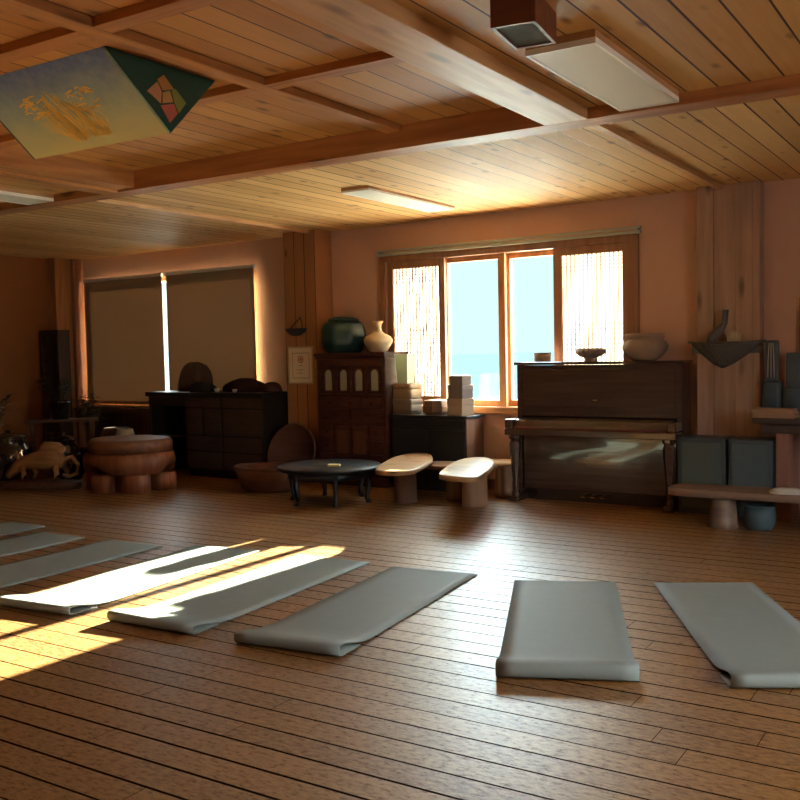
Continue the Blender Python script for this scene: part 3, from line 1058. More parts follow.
def rounded_basket(name, label, cat, wx, wy, h, mat, loc, rot, lid=.0, r=.03, group=None):
    t = thing(name, label, cat, loc, rot, group)
    pts = []
    for sx, sy, a0 in ((1, -1, -PI / 2), (1, 1, 0), (-1, 1, PI / 2), (-1, -1, PI)):
        for i in range(5):
            a = a0 + PI / 2 * i / 4
            pts.append((sx * (wx / 2 - r) + r * math.cos(a), sy * (wy / 2 - r) + r * math.sin(a)))
    MB().prism(pts, 0, h - lid, side_smooth=True, inset=.006).build('body', mat, t)
    if lid:
        q = [(x * 1.03, y * 1.03) for x, y in pts]
        MB().prism(q, h - lid, h, side_smooth=True, inset=.01).build('lid', mat, t)
    return t


bx = -2.60
rounded_basket('straw_box', 'lower woven straw box of the pair beside the dresser, on the black cabinet', 'box', .235, .22, .155, 'straw_grey', W(bx, .255, ZC), TH, .05)
rounded_basket('straw_box', 'upper paler woven straw box carrying the pale plastic tub', 'box', .225, .215, .15, 'straw', W(bx - .003, .255, ZC + .156), TH + .03, .05)
t = thing('plastic_tub', 'pale translucent plastic tub standing on the straw boxes beside the dresser', 'tub', W(bx - .02, .25, ZC + .307), TH)
MB().lathe([(0, 0), (.085, 0), (.105, .285), (.10, .285), (.081, .006), (0, .006)], 4, rot=PI / 4, smooth=False).build('body', 'pale_plastic', t, bevel=.006)
MB().lathe([(.098, .28), (.112, .28), (.112, .296), (.098, .296), (.098, .28)], 4, rot=PI / 4, smooth=False).build('rim', 'pale_plastic', t)
t = thing('squat_basket', 'squat brown basket between the straw boxes and the grey box stack', 'basket', W(-2.275, .24, ZC), TH)
MB().lathe([(0, 0), (.10, 0), (.125, .03), (.132, .08), (.118, .13), (.108, .13), (.118, .08), (.10, .012), (0, .01)], 8, smooth=False, rot=.3).build('body', 'wicker_brown', t, bevel=.005)
MB().lathe([(0, .122), (.118, .125), (.115, .142), (.06, .15), (0, .152)], 8, smooth=False, rot=.3).build('lid', 'straw_grey', t, bevel=.004)


def hex_box(label, r, z0, h, mat, rot):
    t = thing('hexagonal_box', label, 'box', W(-1.985, .24, z0), TH + rot, 'stack of three hexagonal boxes')
    MB().lathe([(0, 0), (r, 0), (r, h * .62), (0, h * .62)], 6, smooth=False).build('body', mat, t, bevel=.004)
    MB().lathe([(0, h * .62), (r * 1.03, h * .62), (r * 1.03, h), (0, h)], 6, smooth=False).build('lid', mat, t, bevel=.004)


hex_box('bottom tan box of the three box stack on the black cabinet', .142, ZC, .165, 'card_tan', .12)
hex_box('middle grey box of the three box stack on the black cabinet', .132, ZC + .1655, .13, 'card_grey', .16)
hex_box('top small dark box of the three box stack on the black cabinet', .112, ZC + .296, .09, 'card_grey', .2)

# ================================================================== SLAB TABLES
M['slab_light'] = wood('pale_slab_wood', (0.40, 0.25, 0.12), (0.56, 0.38, 0.20), 'X', rough=.4, spec=.5, knots=.7)
M['slab_brown'] = wood('brown_slab_wood', (0.17, 0.085, 0.045), (0.26, 0.135, 0.07), 'X', rough=.45, knots=.6)
M['slab_tan'] = wood('tan_slab_wood', (0.33, 0.18, 0.08), (0.46, 0.27, 0.13), 'X', rough=.42, spec=.5, knots=.8)
M['log_brown'] = wood('brown_log', (0.15, 0.075, 0.045), (0.23, 0.115, 0.07), 'Z', rough=.7)
M['log_tan'] = wood('tan_log', (0.27, 0.15, 0.085), (0.38, 0.22, 0.125), 'Z', rough=.65, knots=.8)


def slab_table(label, loc, outline, ztop, thick, mtop, logs, mlog, rot=0.0):
    t = thing('slab_table', label, 'low table', loc, rot, 'natural edge slab tables on log legs')
    poly = blob_poly(outline, 6)
    MB().prism(poly, ztop - thick, ztop, side_smooth=True, inset=.012).build('tabletop', mtop, t)
    for (lx, ly, r) in logs:
        MB().lathe([(0, 0), (r * 1.04, 0), (r, .04), (r * .97, ztop - thick - .02), (r * .98, ztop - thick), (0, ztop - thick)], 18, (lx, ly),
                   rfun=lambda a: 1 + .05 * math.sin(3 * a + lx * 9)).build('log_leg', mlog, t)
    return t


slab_table('tan leaf shaped slab table on a brown log, nearest the round black table', (-4.64, 7.34, 0),
           [(.09, -.61), (-.12, -.14), (-.25, .30), (-.22, .58), (-.02, .50), (.2, .16), (.34, -.2), (.44, -.58), (.37, -.72), (.24, -.74)],
           .385, .04, 'slab_tan', [(0, .0, .105)], 'log_brown')
slab_table('dark brown slab table on a log, behind the two pale slab tables', (-4.28, 7.70, 0),
           [(-.34, -.16), (0, -.22), (.32, -.14), (.34, .1), (.05, .17), (-.3, .14)], .325, .035, 'slab_brown', [(0, -.06, .095)], 'log_brown')
slab_table('pale leaf shaped slab table on a knotty log, left of the piano', (-3.97, 7.42, 0),
           [(.06, -.70), (-.09, -.33), (-.21, .1), (-.20, .34), (-.07, .38), (.13, .14), (.30, -.24), (.42, -.62), (.47, -.86), (.33, -.90), (.16, -.85)],
           .385, .04, 'slab_light', [(0, .0, .115)], 'log_tan')
slab_table('small slab table tucked between the black cabinet and the piano', (-3.99, 8.06, 0),
           [(-.20, -.10), (.0, -.16), (.13, -.12), (.14, .06), (.0, .12), (-.18, .08)], .33, .035, 'slab_light', [(0, -.02, .08)], 'log_tan')

# ================================================================== ROUND BLACK TABLE
M['black_wood'] = plain('black_wood', (0.012, 0.016, 0.018), .42, .2, 8, .5)
t = thing('round_table', 'low round black table in front of the dresser', 'low table', (-5.30, 7.08, 0))
MB().lathe([(0, .30), (.46, .30), (.48, .31), (.485, .33), (.475, .34), (0, .34)], 48).build('tabletop', 'black_wood', t)
MB().lathe([(.36, .23), (.385, .23), (.385, .30), (.36, .30), (.36, .23)], 40).build('apron', 'black_wood', t)
for k in range(6):
    a = PI / 3 * k + .25
    c, s = math.cos(a), math.sin(a)
    MB().tube([(.37 * c, .37 * s, .28), (.385 * c, .385 * s, .16), (.36 * c, .36 * s, .05), (.385 * c, .385 * s, 0)], [.03, .024, .02, .026], 8).build('leg', 'black_wood', t)
M['butter'] = plain('pale_yellow_card', (0.75, 0.66, 0.32), .6, .05)
t = MB().box(-.055, .055, -.03, .03, 0, .022).build('small_packet', 'butter', bevel=.004, loc=(-5.17, 6.98, .34), rotz=.35)
tag(t, 'small pale yellow packet lying on the round black table', 'packet')

# ================================================================== PILLAR DECORATIONS
M['cap_black'] = weave('black_woven_straw', (0.035, 0.035, 0.038))
M['paper_cream'] = plain('cream_paper', (0.78, 0.68, 0.52), .8, .04)
M['frame_pale'] = plain('pale_frame', (0.55, 0.40, 0.26), .5, .06)
M['red_ink'] = plain('red_brown_ink', (0.45, 0.12, 0.06), .7, .05)
M['grey_ink'] = plain('grey_brown_ink', (0.28, 0.20, 0.14), .7, .05)
t = thing('framed_certificate', 'cream framed sheet with a small red emblem on the log pillar', 'picture frame', W(-3.972, .281, 1.245), TH)
b = MB()
b.box(-.178, -.160, -.018, 0, -.205, .205).box(.160, .178, -.018, 0, -.205, .205).box(-.16, .16, -.018, 0, -.205, -.187).box(-.16, .16, -.018, 0, .187, .205)
b.build('frame', 'frame_pale', t, bevel=.003)
s = MB().box(-.16, .16, -.008, 0, -.187, .187).build('sheet', 'paper_cream', t)
b = MB()
for (xa, xb, za, zb) in ((-.12, .12, .128, .134), (-.12, .12, -.142, -.136), (-.12, -.115, -.142, .134), (.115, .12, -.142, .134)):
    b.box(xa, xb, -.0092, -.008, za, zb)
b.build('border_line', 'grey_ink', s)
b = MB()
b.tube([(.034 * math.cos(a), -.0088, .062 + .034 * math.sin(a)) for a in [2 * PI * i / 20 for i in range(20)]], .005, 6, closed=True)
b.box(-.014, .014, -.0094, -.008, .048, .076)
b.build('emblem', 'red_ink', s)
b = MB()
for (xa, xb, z) in ((-.02, .02, -.005), (-.06, -.045, -.05), (-.035, .03, -.05), (-.06, -.05, -.085), (-.03, .02, -.085)):
    b.box(xa, xb, -.0092, -.008, z - .004, z + .004)
b.build('text_line', 'grey_ink', s)
t = thing('straw_hat', 'shallow black woven hat hung by a cord above the framed sheet', 'hat', W(-3.96, .281, 1.635), TH)
MB().lathe([(0, -.075), (.06, -.07), (.115, -.035), (.145, .0), (.14, .006), (.10, -.02), (.05, -.05), (0, -.055)], 24, (0, -.085), sy=.52).build('crown', 'cap_black', t)
MB().tube([(-.09, -.085, .0), (-.03, -.03, .09), (0, -.012, .12), (.03, -.03, .09), (.09, -.085, .0)], .006, 6).build('cord', 'cap_black', t)
MB().tube([(0, 0, .122), (0, -.025, .126)], .005, 6).build('nail', 'iron', t)

M['grey_wicker'] = weave('weathered_grey_wicker', (0.17, 0.16, 0.145))
M['gourd'] = plain('grey_gourd', (0.14, 0.13, 0.125), .5, .1)
M['bundle'] = plain('pale_dried_husk', (0.52, 0.42, 0.29), .7, .12, 20)
t = thing('wall_basket', 'grey pointed wicker basket hung on the plank pillar right of the piano', 'basket', W(.535, .131, 1.30), TH)
b = MB()
n = 13
vs, fs = [], []
for j in range(7):
    v = j / 6
    for i in range(n):
        u = i / (n - 1) * 2 - 1
        half = .30 * (1 - v) ** .8 + .012
        bulge = .13 * (1 - v) ** .6 * (1 - u * u) + .004
        vs.append((u * half - .03 * v, -bulge, .08 - .20 * v + .02 * u * u * (1 - v)))
for j in range(6):
    for i in range(n - 1):
        a = j * n + i
        fs.append((a, a + 1, a + n + 1, a + n))
o = b.add(vs, fs, 0, True).build('body', 'grey_wicker', t)
md = o.modifiers.new('thickness', 'SOLIDIFY')
md.thickness = .01
md.offset = 1
MB().tube(vs[:n], .012, 6).build('rim', 'grey_wicker', t)
MB().box(-.29, .29, -.004, 0, .0, .075).build('back_plate', 'grey_wicker', t)
t = thing('gourd_ladle', 'dark bent ladle with its handle up, in the wicker wall basket', 'ladle', W(.50, .19, 1.36), TH)
MB().tube([(-.09, 0, .02), (-.06, 0, .085), (.0, 0, .14), (.035, 0, .19), (.045, 0, .30)], [.03, .04, .035, .024, .026], 10).build('handle', 'gourd', t)
t = thing('husk_bundle', 'pale bundle of dried husk standing in the wicker wall basket', 'dried bundle', W(.60, .18, 1.325), TH)
b = MB()
for k in range(7):
    a = (k - 3) / 3
    b.tube([(a * .03, .012 * ((k % 2) * 2 - 1), 0), (a * .042, .01, .10), (a * .06, 0, .17 - abs(a) * .03)], [.012, .016, .005], 6)
b.build('husks', 'bundle', t)
MB().lathe([(.045, .06), (.05, .066), (.045, .072)], 16, sy=.5).build('tie', 'wicker_dark', t)

# ================================================================== RIGHT CORNER
M['bench'] = wood('weathered_bench_wood', (0.16, 0.10, 0.07), (0.26, 0.165, 0.11), 'X', rough=.5, spec=.5)
M['speaker'] = plain('charcoal_cloth', (0.085, 0.105, 0.11), .85, .12, 40)  # charcoal cloth and case lifted bluish, standing in for haze on the right
M['speaker_case'] = plain('charcoal_case', (0.06, 0.075, 0.08), .5, .1)
M['olive_cloth'] = plain('olive_grille_cloth', (0.095, 0.11, 0.09), .9, .12, 60)
M['blue_grey'] = plain('blue_grey_tin', (0.055, 0.085, 0.095), .6, .15)
M['pale_cloth'] = plain('pale_folded_cloth', (0.50, 0.47, 0.40), .9, .08)
t = thing('low_bench', 'long low wooden bench in front of the dark boxes, right of the piano', 'bench', (-1.38, 7.37, 0))
MB().prism(blob_poly([(-.80, -.13), (-.5, -.17), (0, -.16), (.6, -.18), (1.2, -.16), (1.5, -.1), (1.5, .15), (.9, .18), (.2, .16), (-.5, .18), (-.8, .12)], 5), .235, .29,
           side_smooth=True, inset=.008).build('seat', 'bench', t)
for x in (-.43, 1.05):
    MB().lathe([(0, 0), (.115, 0), (.105, .05), (.095, .2), (.105, .235), (0, .235)], 16, (x, -.02)).build('leg', 'bench', t)
t = thing('folded_cloth', 'pale folded cloth lying on the low bench', 'cloth', (-1.35, 7.30, .29), .15)
MB().prism(blob_poly([(-.10, -.06), (.08, -.07), (.13, .0), (.08, .07), (-.09, .06)], 4), 0, .022, side_smooth=True, inset=.008).build('fold', 'pale_cloth', t)
MB().prism(blob_poly([(-.08, -.05), (.06, -.055), (.10, .0), (.05, .055), (-.07, .05)], 4), .022, .035, side_smooth=True, inset=.008).build('fold', 'pale_cloth', t)
for x, lab, mm in ((-1.55, 'dark blue grey tin pot on the floor beneath the bench, beside its log leg', 'blue_grey'),
                   (-1.12, 'second blue grey tin pot beneath the bench, nearer the right edge', 'blue_grey')):
    t = thing('tin_pot', lab, 'pot', (x, 7.38, 0), 0, 'tin pots under the bench')
    MB().lathe([(0, 0), (.085, 0), (.105, .03), (.115, .10), (.105, .17), (.10, .17), (.108, .10), (.09, .01), (0, .01)], 24).build('body', mm, t)
    MB().lathe([(.098, .168), (.112, .168), (.112, .18), (.098, .18), (.098, .168)], 24).build('rim', mm, t)
for x, w, lab, mm in ((.425, .38, 'left charcoal floor box with a cloth front, right behind the piano corner', 'olive_cloth'),
                      (.81, .34, 'right charcoal floor box with a plain cloth front, by the table leg', 'speaker')):
    t = thing('floor_speaker', lab, 'speaker', W(x, .33), TH, 'charcoal boxes behind the bench')
    h = w / 2
    MB().box(-h, h, -.13, .18, 0, .62).build('case', 'speaker_case', t, bevel=.006)
    MB().box(-h + .025, h - .025, -.142, -.13, .05, .59).build('grille', mm, t, bevel=.004)
    MB().box(h - .07, h - .045, -.145, -.142, .08, .56).build('trim_strip', 'speaker', t)
M['table_dark'] = wood('dark_table_wood', (0.06, 0.04, 0.035), (0.10, 0.065, 0.05), 'X', rough=.4)
t = thing('side_table', 'dark wooden side table against the wall at the right edge', 'table', W(1.5, .30), TH)
MB().box(-.66, .66, -.22, .24, .755, .80).build('tabletop', 'table_dark', t, bevel=.005)
MB().box(-.60, .60, -.17, .2, .68, .755).build('apron', 'table_dark', t, bevel=.003)
M['leg_wood'] = wood('red_brown_leg_wood', (0.24, 0.11, 0.08), (0.33, 0.16, 0.115), 'Z', rough=.45)
for x in (-.44, .5):
    for y in (-.13, .17):
        MB().box(x - .055, x + .055, y - .04, y + .04, 0, .68).build('leg', 'leg_wood', t, bevel=.006)
M['board_tan'] = wood('tan_board', (0.30, 0.17, 0.11), (0.42, 0.25, 0.16), 'X', rough=.5)
for k, lab in enumerate(('bottom wooden board of the stack on the side table', 'middle wooden board of the stack on the side table',
                         'top wooden board of the stack on the side table')):
    o = MB().box(-.15, .15, -.10, .10, 0, .022).build('wooden_board', 'board_tan', bevel=.003, loc=W(1.00 - .01 * k, .40, .80 + .0235 * k), rotz=TH + .02 * k)
    tag(o, lab, 'board', 'boards stacked on the side table')
M['blue_case'] = plain('blue_black_case', (0.07, 0.10, 0.115), .6, .15)
M['pale_cord'] = plain('pale_cord', (0.6, 0.55, 0.48), .7, .05)
for x, h, lean, cords, lab in ((.905, .60, -.02, True, 'dark upright case with pale cords on the side table by the pillar'),
                               (1.065, .50, .03, False, 'shorter dark upright case on the side table beside the louvred panel')):
    t = thing('instrument_case', lab, 'case', W(x, .17, .80), TH)
    c = MB()
    c.prism(blob_poly([(-.06, -.045), (.06, -.045), (.065, .05), (-.065, .05)], 4), 0, h * .45, side_smooth=True, inset=.01)
    c.build('lower_body', 'blue_case', t)
    MB().box(-.05, .05, -.03, .03, h * .45, h).build('upper_body', 'blue_case', t, bevel=.012)
    if cords:
        for q in (-.025, .0, .025):
            MB().tube([(q, -.034, h * .5), (q * .9, -.036, h * .72), (q * .6, -.034, h - .02)], .0035, 5).build('cord', 'pale_cord', t)
M['louvre_red'] = plain('dusty_red_slats', (0.36, 0.15, 0.12), .6, .08)
M['louvre_pale'] = plain('pale_backing', (0.45, 0.40, 0.36), .8, .05)
t = thing('louvred_panel', 'red slatted panel in a blue grey frame on the wall at the right edge', 'panel', W(1.33, .0, .86), TH)
MB().box(-.22, .22, -.02, -.004, .0, .88).build('backing', 'louvre_pale', t)
b = MB().box(-.245, -.215, -.045, 0, 0, .88).box(.215, .245, -.045, 0, 0, .88).box(-.215, .215, -.045, 0, 0, .03).box(-.215, .215, -.045, 0, .85, .88)
b.build('frame', 'blue_grey', t, bevel=.004)
b = MB()
for k in range(20):
    z = .045 + k * .041
    b.box(-.215, .215, -.036, -.022, z, z + .022)
b.build('slats', 'louvre_red', t)

# ================================================================== BLACK CHEST, LEFT WINDOW
M['chest'] = plain('black_stained_wood', (0.022, 0.018, 0.015), .45, .2, 7)
M['chest_panel'] = wood('dark_drawer_wood', (0.055, 0.038, 0.028), (0.085, 0.058, 0.042), 'X', rough=.5)
t = thing('black_chest', 'long black desk chest with drawers and an open knee space under the blinds', 'chest', W(-5.14, .36), TH)
# local x -0.93..0.93; front y -0.29
MB().box(-.95, .93, -.30, .27, .905, .955).build('top', 'chest', t, bevel=.005)
MB().box(-.92, -.88, -.27, .26, 0, .905).build('side_panel', 'chest', t, bevel=.003)
MB().box(-.30, .90, -.26, .26, .06, .905).build('body', 'chest', t, bevel=.003)
MB().box(-.88, -.30, .20, .26, .0, .905).build('back_panel', 'chest', t)
MB().box(-.88, -.30, -.27, .20, .80, .905).build('knee_drawer', 'chest', t, bevel=.004)
MB().box(-.88, -.30, -.20, .20, .42, .45).build('shelf', 'chest', t, bevel=.003)
MB().box(-.28, .88, -.24, .24, 0, .06).build('plinth', 'chest', t)
for (xa, xb, za, zb) in ((-.285, .28, .79, .895), (.30, .885, .79, .895), (-.285, -.02, .48, .77), (.0, .28, .48, .77), (.30, .885, .48, .77),
                         (-.285, .28, .30, .46), (.30, .885, .30, .46), (-.285, .28, .09, .28), (.30, .885, .09, .28)):
    d = MB().box(xa + .008, xb - .008, -.278, -.26, za, zb).build('drawer', 'chest_panel', t, bevel=.005)
    MB().tube([((xa + xb) / 2 - .035, -.279, (za + zb) / 2), ((xa + xb) / 2 - .03, -.297, (za + zb) / 2 - .006), ((xa + xb) / 2 + .03, -.297, (za + zb) / 2 - .006), ((xa + xb) / 2 + .035, -.279, (za + zb) / 2)],
              .004, 6).build('handle', 'iron', d)

M['cushion'] = plain('dusty_brown_cloth', (0.10, 0.07, 0.055), .9, .15, 14, .1, bump=.3)
M['bundle_dark'] = plain('dark_plum_cloth', (0.05, 0.028, 0.028), .9, .25, 9, .1, bump=.5)
M['bundle_grey'] = plain('dark_grey_cloth', (0.045, 0.045, 0.042), .9, .25, 9, .1, bump=.5)
M['white_china'] = plain('white_china', (0.62, 0.6, 0.56), .35, .05)
CZ = .955


def heap(name, label, cat, w, d, h, mat, loc, rz, seed, rough=.25, group=None):
    """soft crumpled heap with a flat underside"""
    rn = random.Random(seed)
    ph = [rn.uniform(0, 6.3) for _ in range(6)]
    nr, ns = 9, 36
    vs, fs = [(0, 0, h)], []
    for j in range(1, nr + 1):
        t_ = j / nr
        for k in range(ns):
            a = 2 * PI * k / ns
            wob = 1 + rough * (.5 * math.sin(2 * a + ph[0]) * .5 + .3 * math.sin(5 * a + ph[1] + t_ * 3) + .2 * math.sin(9 * a + ph[2]))
            rr = math.sin(t_ * PI / 2) * wob
            z = h * max(0, math.cos(t_ * PI / 2)) ** .8 * (1 + rough * .7 * t_ * math.sin(4 * a + ph[3] + t_ * 5)) if j < nr else 0
            vs.append((rr * w / 2 * math.cos(a), rr * d / 2 * math.sin(a), max(0, z)))
    for k in range(ns):
        fs.append((0, 1 + k, 1 + (k + 1) % ns))
    for j in range(nr - 1):
        for k in range(ns):
            a, b2 = 1 + j * ns + k, 1 + j * ns + (k + 1) % ns
            fs.append((a, a + ns, b2 + ns, b2))
    m0 = 1 + (nr - 1) * ns
    fs.append(tuple(reversed([m0 + k for k in range(ns)])))
    o = MB().add(vs, fs, 0, True).build(name, mat, loc=loc, rotz=rz)
    return tag(o, label, cat, group)


heap('cushion', 'slumped brown cushion at the left end of the chest, before the blind gap', 'cushion', .46, .24, .34, 'cushion', W(-5.68, .24, CZ), TH, 21, .32)
heap('cloth_bundle', 'long plum dark cloth bundle on the right half of the black chest', 'cloth', .56, .34, .15, 'bundle_dark', W(-4.80, .30, CZ), TH, 4)
heap('cloth_bundle', 'dark grey rounded cloth bundle lying right of the brown cushion on the chest', 'cloth', .40, .24, .12, 'bundle_grey', W(-5.30, .48, CZ), TH, 9)
heap('cloth_bundle', 'flat dark cloth at the right end of the black chest, by the pillar', 'cloth', .2, .28, .11, 'bundle_dark', W(-4.34, .36, CZ), TH, 12)
for x, off, r, lab in ((-5.02, .53, .035, 'small white china cup in front of the grey bundle on the chest'), (-4.72, .55, .028, 'tiny white china dish at the front edge of the chest')):
    o = MB().lathe([(0, 0), (r * .6, 0), (r * .9, r * .5), (r, r * 1.3), (r * .88, r * 1.3), (r * .75, r * .5), (0, r * .3)], 18).build('china_cup', 'white_china', loc=W(x, off, CZ))
    tag(o, lab, 'cup', 'small white china on the chest')

# ================================================================== TRAY, TUB
M['tray'] = wood('dark_tray_wood', (0.085, 0.042, 0.035), (0.125, 0.062, 0.05), 'X', rough=.5)
M['tub'] = wood('dark_tub_wood', (0.13, 0.065, 0.05), (0.19, 0.095, 0.07), 'X', rough=.55)
t = thing('round_tray', 'large round dark wooden tray leaning against the log pillar', 'tray', (-6.42, 7.93, 0.0), .0)
b = MB().lathe([(0, -.012), (.27, -.012), (.31, -.004), (.32, .03), (.30, .03), (.285, .008), (0, .004)], 44)
o = b.build('tray_plate', 'tray', t)
o.rotation_euler = (math.radians(74), 0, 0)
o.location = (0, 0, .318)
t = thing('wooden_tub', 'wide shallow wooden tub on the floor left of the round black table', 'tub', (-6.30, 7.40, 0), .1)
MB().lathe([(0, 0), (.27, 0), (.30, .04), (.395, .235), (.37, .235), (.28, .05), (0, .035)], 40, sy=.72).build('body', 'tub', t)
MB().tube([(.383 * math.cos(a), .383 * .72 * math.sin(a), .237) for a in [2 * PI * i / 40 for i in range(40)]], .014, 6, closed=True).build('rim', 'tub', t)

# ================================================================== CARVED STUMP TABLE
M['stump_red'] = wood('red_brown_stump', (0.20, 0.065, 0.03), (0.36, 0.135, 0.06), 'Z', rough=.45, spec=.5)
M['stump_top'] = wood('brown_stump_top', (0.16, 0.065, 0.035), (0.25, 0.11, 0.06), 'X', rough=.45, spec=.5)
t = thing('stump_table', 'heavy round red brown stump table with a two tier block base', 'low table', (-7.74, 6.88, 0), .25)
rim = [(.44 * math.cos(a) * (1 + .03 * math.sin(3 * a)), .40 * math.sin(a)) for a in [2 * PI * i / 48 for i in range(48)]]
MB().prism(rim, .40, .53, side_smooth=True, inset=.03).build('tabletop', 'stump_top', t)
# upper tier: one carved ring with arched notches along its lower rim
b = MB()
vs, fs = [], []
for i in range(72):
    a = 2 * PI * i / 72
    zb = .185 + .085 * max(0, math.sin(3 * a + 1.2)) ** 1.5
    ch = 1 + .015 * math.sin(9 * a)
    for r, z in ((.40, .398), (.46, .385), (.475, .30), (.46, zb), (.34, zb), (.30, .398)):
        vs.append((r * ch * math.cos(a) * 1.02, r * ch * .9 * math.sin(a), z))
for i in range(72):
    j = (i + 1) % 72
    for k in range(6):
        k2 = (k + 1) % 6
        fs.append((i * 6 + k, i * 6 + k2, j * 6 + k2, j * 6 + k))
b.add(vs, fs, 0, True).build('carved_ring', 'stump_red', t)
for k in range(6):
    a = PI / 3 * k + .15
    c = (.36 * math.cos(a), .31 * math.sin(a))
    w = .135 + .02 * (k % 2)
    pts = [(c[0] + w * math.cos(q) * (1 + .12 * math.sin(2 * q + k)), c[1] + w * .85 * math.sin(q)) for q in [2 * PI * i / 18 for i in range(18)]]
    MB().prism(pts, 0, .183, side_smooth=True, inset=.02).build('block', 'stump_red', t)
MB().cyl(.24, .0, .40, 20).build('core', 'stump_top', t)

M['cone'] = weave('brown_cone_straw', (0.14, 0.085, 0.05))
t = thing('cone_basket', 'brown cone shaped basket behind the stump table', 'basket', (-8.78, 7.62, 0), 0)
MB().lathe([(0, 0), (.36, 0), (.35, .05), (.17, .50), (.15, .55), (.13, .55), (.0, .53)], 30).build('body', 'cone', t)
M['off_white'] = plain('off_white_glaze', (0.50, 0.45, 0.36), .4, .06)
t = thing('white_pot', 'small off white pot standing just behind the stump table top', 'pot', (-8.30, 7.32, 0), 0)
MB().lathe([(0, 0), (.11, 0), (.13, .04), (.12, .44), (.10, .52), (.085, .575), (.075, .575), (.06, .5), (0, .48)], 24).build('body', 'off_white', t)

# ================================================================== DARK LEFT CORNER
M['drift'] = wood('pale_driftwood', (0.34, 0.18, 0.075), (0.50, 0.28, 0.12), 'X', rough=.55)
M['glaze_black'] = plain('black_brown_glaze', (0.016, 0.012, 0.01), .14, .3, 5, .6, coat=.5)
M['leaf_dark'] = plain('dark_green_leaf', (0.022, 0.035, 0.015), .45, .3, 15)
M['board_base'] = wood('dark_board', (0.10, 0.05, 0.03), (0.15, 0.08, 0.045), 'X', rough=.5)
o = MB().prism(blob_poly([(-.36, -.13), (.1, -.16), (.38, -.08), (.36, .13), (-.1, .15), (-.38, .10)], 5), 0, .07, side_smooth=True, inset=.012).build('base_board', 'board_base', loc=(-8.68, 6.50, 0), rotz=.45)
tag(o, 'low dark wooden base under the driftwood animal', 'board')
t = thing('driftwood_animal', 'pale driftwood shape like a crouching animal with curled tail', 'sculpture', (-8.66, 6.50, .09), .45)
b = MB().tube([(-.40, 0, .04), (-.33, 0, .10), (-.24, 0, .17), (-.12, .0, .20), (.02, 0, .22), (.15, 0, .22), (.24, 0, .17)], [.035, .06, .075, .085, .115, .115, .06], 12)
b.build('body', 'drift', t)
MB().tube([(-.03, 0, .30), (.05, 0, .345), (.17, 0, .34), (.24, 0, .31)], [.05, .065, .06, .04], 10).build('hump', 'drift', t)
MB().tube([(.22, 0, .20), (.33, .0, .24), (.39, 0, .16), (.38, 0, .07), (.29, 0, .03), (.22, 0, .05)], [.03, .024, .022, .022, .02, .015], 8).build('tail', 'drift', t)
for x, y in ((-.20, -.06), (-.16, .07), (.17, -.07), (.2, .07)):
    MB().tube([(x, y, .15), (x + .03, y * 1.4, .07), (x - .01, y * 1.5, .005)], [.035, .028, .024], 8).build('leg', 'drift', t)
for y in (-.03, .03):
    MB().tube([(-.25, y, .22), (-.27, y * 1.5, .28), (-.255, y * 1.6, .31)], [.022, .016, .008], 6).build('ear', 'drift', t)


def glazed_jar(label, loc, r, h, lid=True):
    t = thing('glazed_jar', label, 'jar', loc, 0, 'black glazed jars in the dark left corner')
    MB().lathe([(0, 0), (r * .62, 0), (r * .72, h * .06), (r * .95, h * .38), (r, h * .58), (r * .9, h * .8), (r * .68, h * .93), (r * .74, h * .96), (r * .74, h), (r * .6, h), (0, h * .9)], 32).build('body', 'glaze_black', t)
    if lid:
        MB().lathe([(0, h), (r * .8, h), (r * .82, h + .02), (r * .45, h + .05), (r * .12, h + .055), (r * .12, h + .085), (0, h + .09)], 28).build('lid', 'glaze_black', t)
    return t


glazed_jar('black glazed lidded jar at the left edge, next to the driftwood animal', (-9.30, 6.20, 0), .23, .40)
glazed_jar('small black glazed jar just behind the driftwood animal', (-8.88, 7.02, 0), .17, .30, False)
glazed_jar('big black glazed jar below the leaning plank in the left corner', (-9.66, 6.80, 0), .27, .48)
glazed_jar('black glazed jar half hidden beside the cone basket', (-9.30, 7.28, 0), .17, .42)
t = thing('plank_shelf', 'narrow dark plank shelf on two posts above the black jars', 'shelf', (-9.75, 7.62, 0), .9)
MB().box(-.42, .42, -.13, .13, .60, .635).build('shelf_board', 'board_base', t, bevel=.004)
for x in (-.34, .34):
    MB().box(x - .03, x + .03, -.10, .10, 0, .60).build('post', 'board_base', t, bevel=.004)


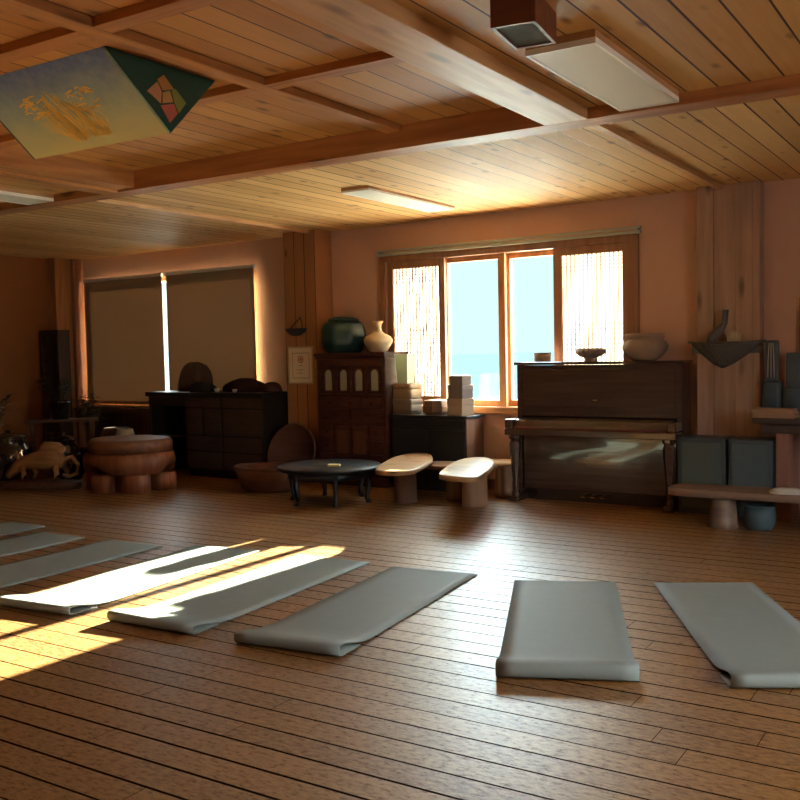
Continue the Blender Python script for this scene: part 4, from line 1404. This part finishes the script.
def plant(label, loc, n, h, seed):
    rn = random.Random(seed)
    t = thing('potted_plant', label, 'plant', loc, 0, 'dark leafy plants in the left corner')
    MB().lathe([(0, 0), (.10, 0), (.14, .20), (.15, .22), (.13, .22), (.12, .19), (0, .18)], 24).build('pot', 'glaze_black', t)
    s, l = MB(), MB()
    for k in range(n):
        a = rn.uniform(0, 2 * PI)
        hh = h * rn.uniform(.55, 1)
        sp = rn.uniform(.06, .24)
        p = [(0.02 * math.cos(a), .02 * math.sin(a), .18), (sp * .4 * math.cos(a), sp * .4 * math.sin(a), .18 + hh * .55), (sp * math.cos(a), sp * math.sin(a), .18 + hh)]
        s.tube(p, [.006, .005, .003], 5)
        for j in range(7):
            u = .35 + .65 * j / 6
            q = Vector(p[1]).lerp(Vector(p[2]), u)
            b2 = rn.uniform(0, 2 * PI)
            d = Vector((math.cos(b2), math.sin(b2), rn.uniform(-.3, .5))).normalized()
            sd = d.cross(Vector((0, 0, 1))).normalized()
            ln, w = rn.uniform(.08, .14), rn.uniform(.018, .03)
            dr = Vector((0, 0, -.02))
            l.add([tuple(q), tuple(q + d * ln * .5 + sd * w), tuple(q + d * ln + dr), tuple(q + d * ln * .5 - sd * w), tuple(q + d * ln * .5 + Vector((0, 0, .008)))],
                  [(0, 1, 4), (1, 2, 4), (2, 3, 4), (3, 0, 4)])
    s.build('stem', 'leaf_dark', t)
    l.build('leaves', 'leaf_dark', t)


plant('dark leafy potted plant at the very left edge of the corner', (-10.15, 6.55, 0), 11, .62, 5)
plant('tall dark leafy plant standing against the left wall behind the black jars', (-10.38, 7.08, 0), 16, .82, 15)
plant('bushy dark plant in the corner, in front of the lattice stand', (-9.95, 8.18, 0), 16, .72, 23)
plant('dark leafy potted plant on the plank shelf in the left corner', (-9.75, 7.60, .635), 9, .32, 8)
M['stand_dark'] = wood('dark_stand_wood', (0.055, 0.03, 0.018), (0.09, 0.05, 0.03), 'Z', rough=.5)
t = thing('lattice_stand', 'tall narrow dark lattice stand beside the corner post', 'stand', W(-7.98, .52), TH)
b = MB().box(-.19, -.155, -.09, .09, 0, 1.74).box(.155, .19, -.09, .09, 0, 1.74).box(-.155, .155, -.09, .09, 1.70, 1.74).box(-.155, .155, -.09, .09, 0.02, .07)
b.build('frame', 'stand_dark', t, bevel=.004)
b = MB().box(-.155, .155, -.005, .02, .07, 1.70)
b.build('back_panel', 'stand_dark', t)
b = MB()
for k in range(18):
    z = .13 + k * .087
    b.box(-.155, .155, -.07, -.055, z, z + .016)
for x in (-.08, 0, .08):
    b.box(x - .008, x + .008, -.055, -.04, .07, 1.70)
b.build('lattice', 'stand_dark', t)
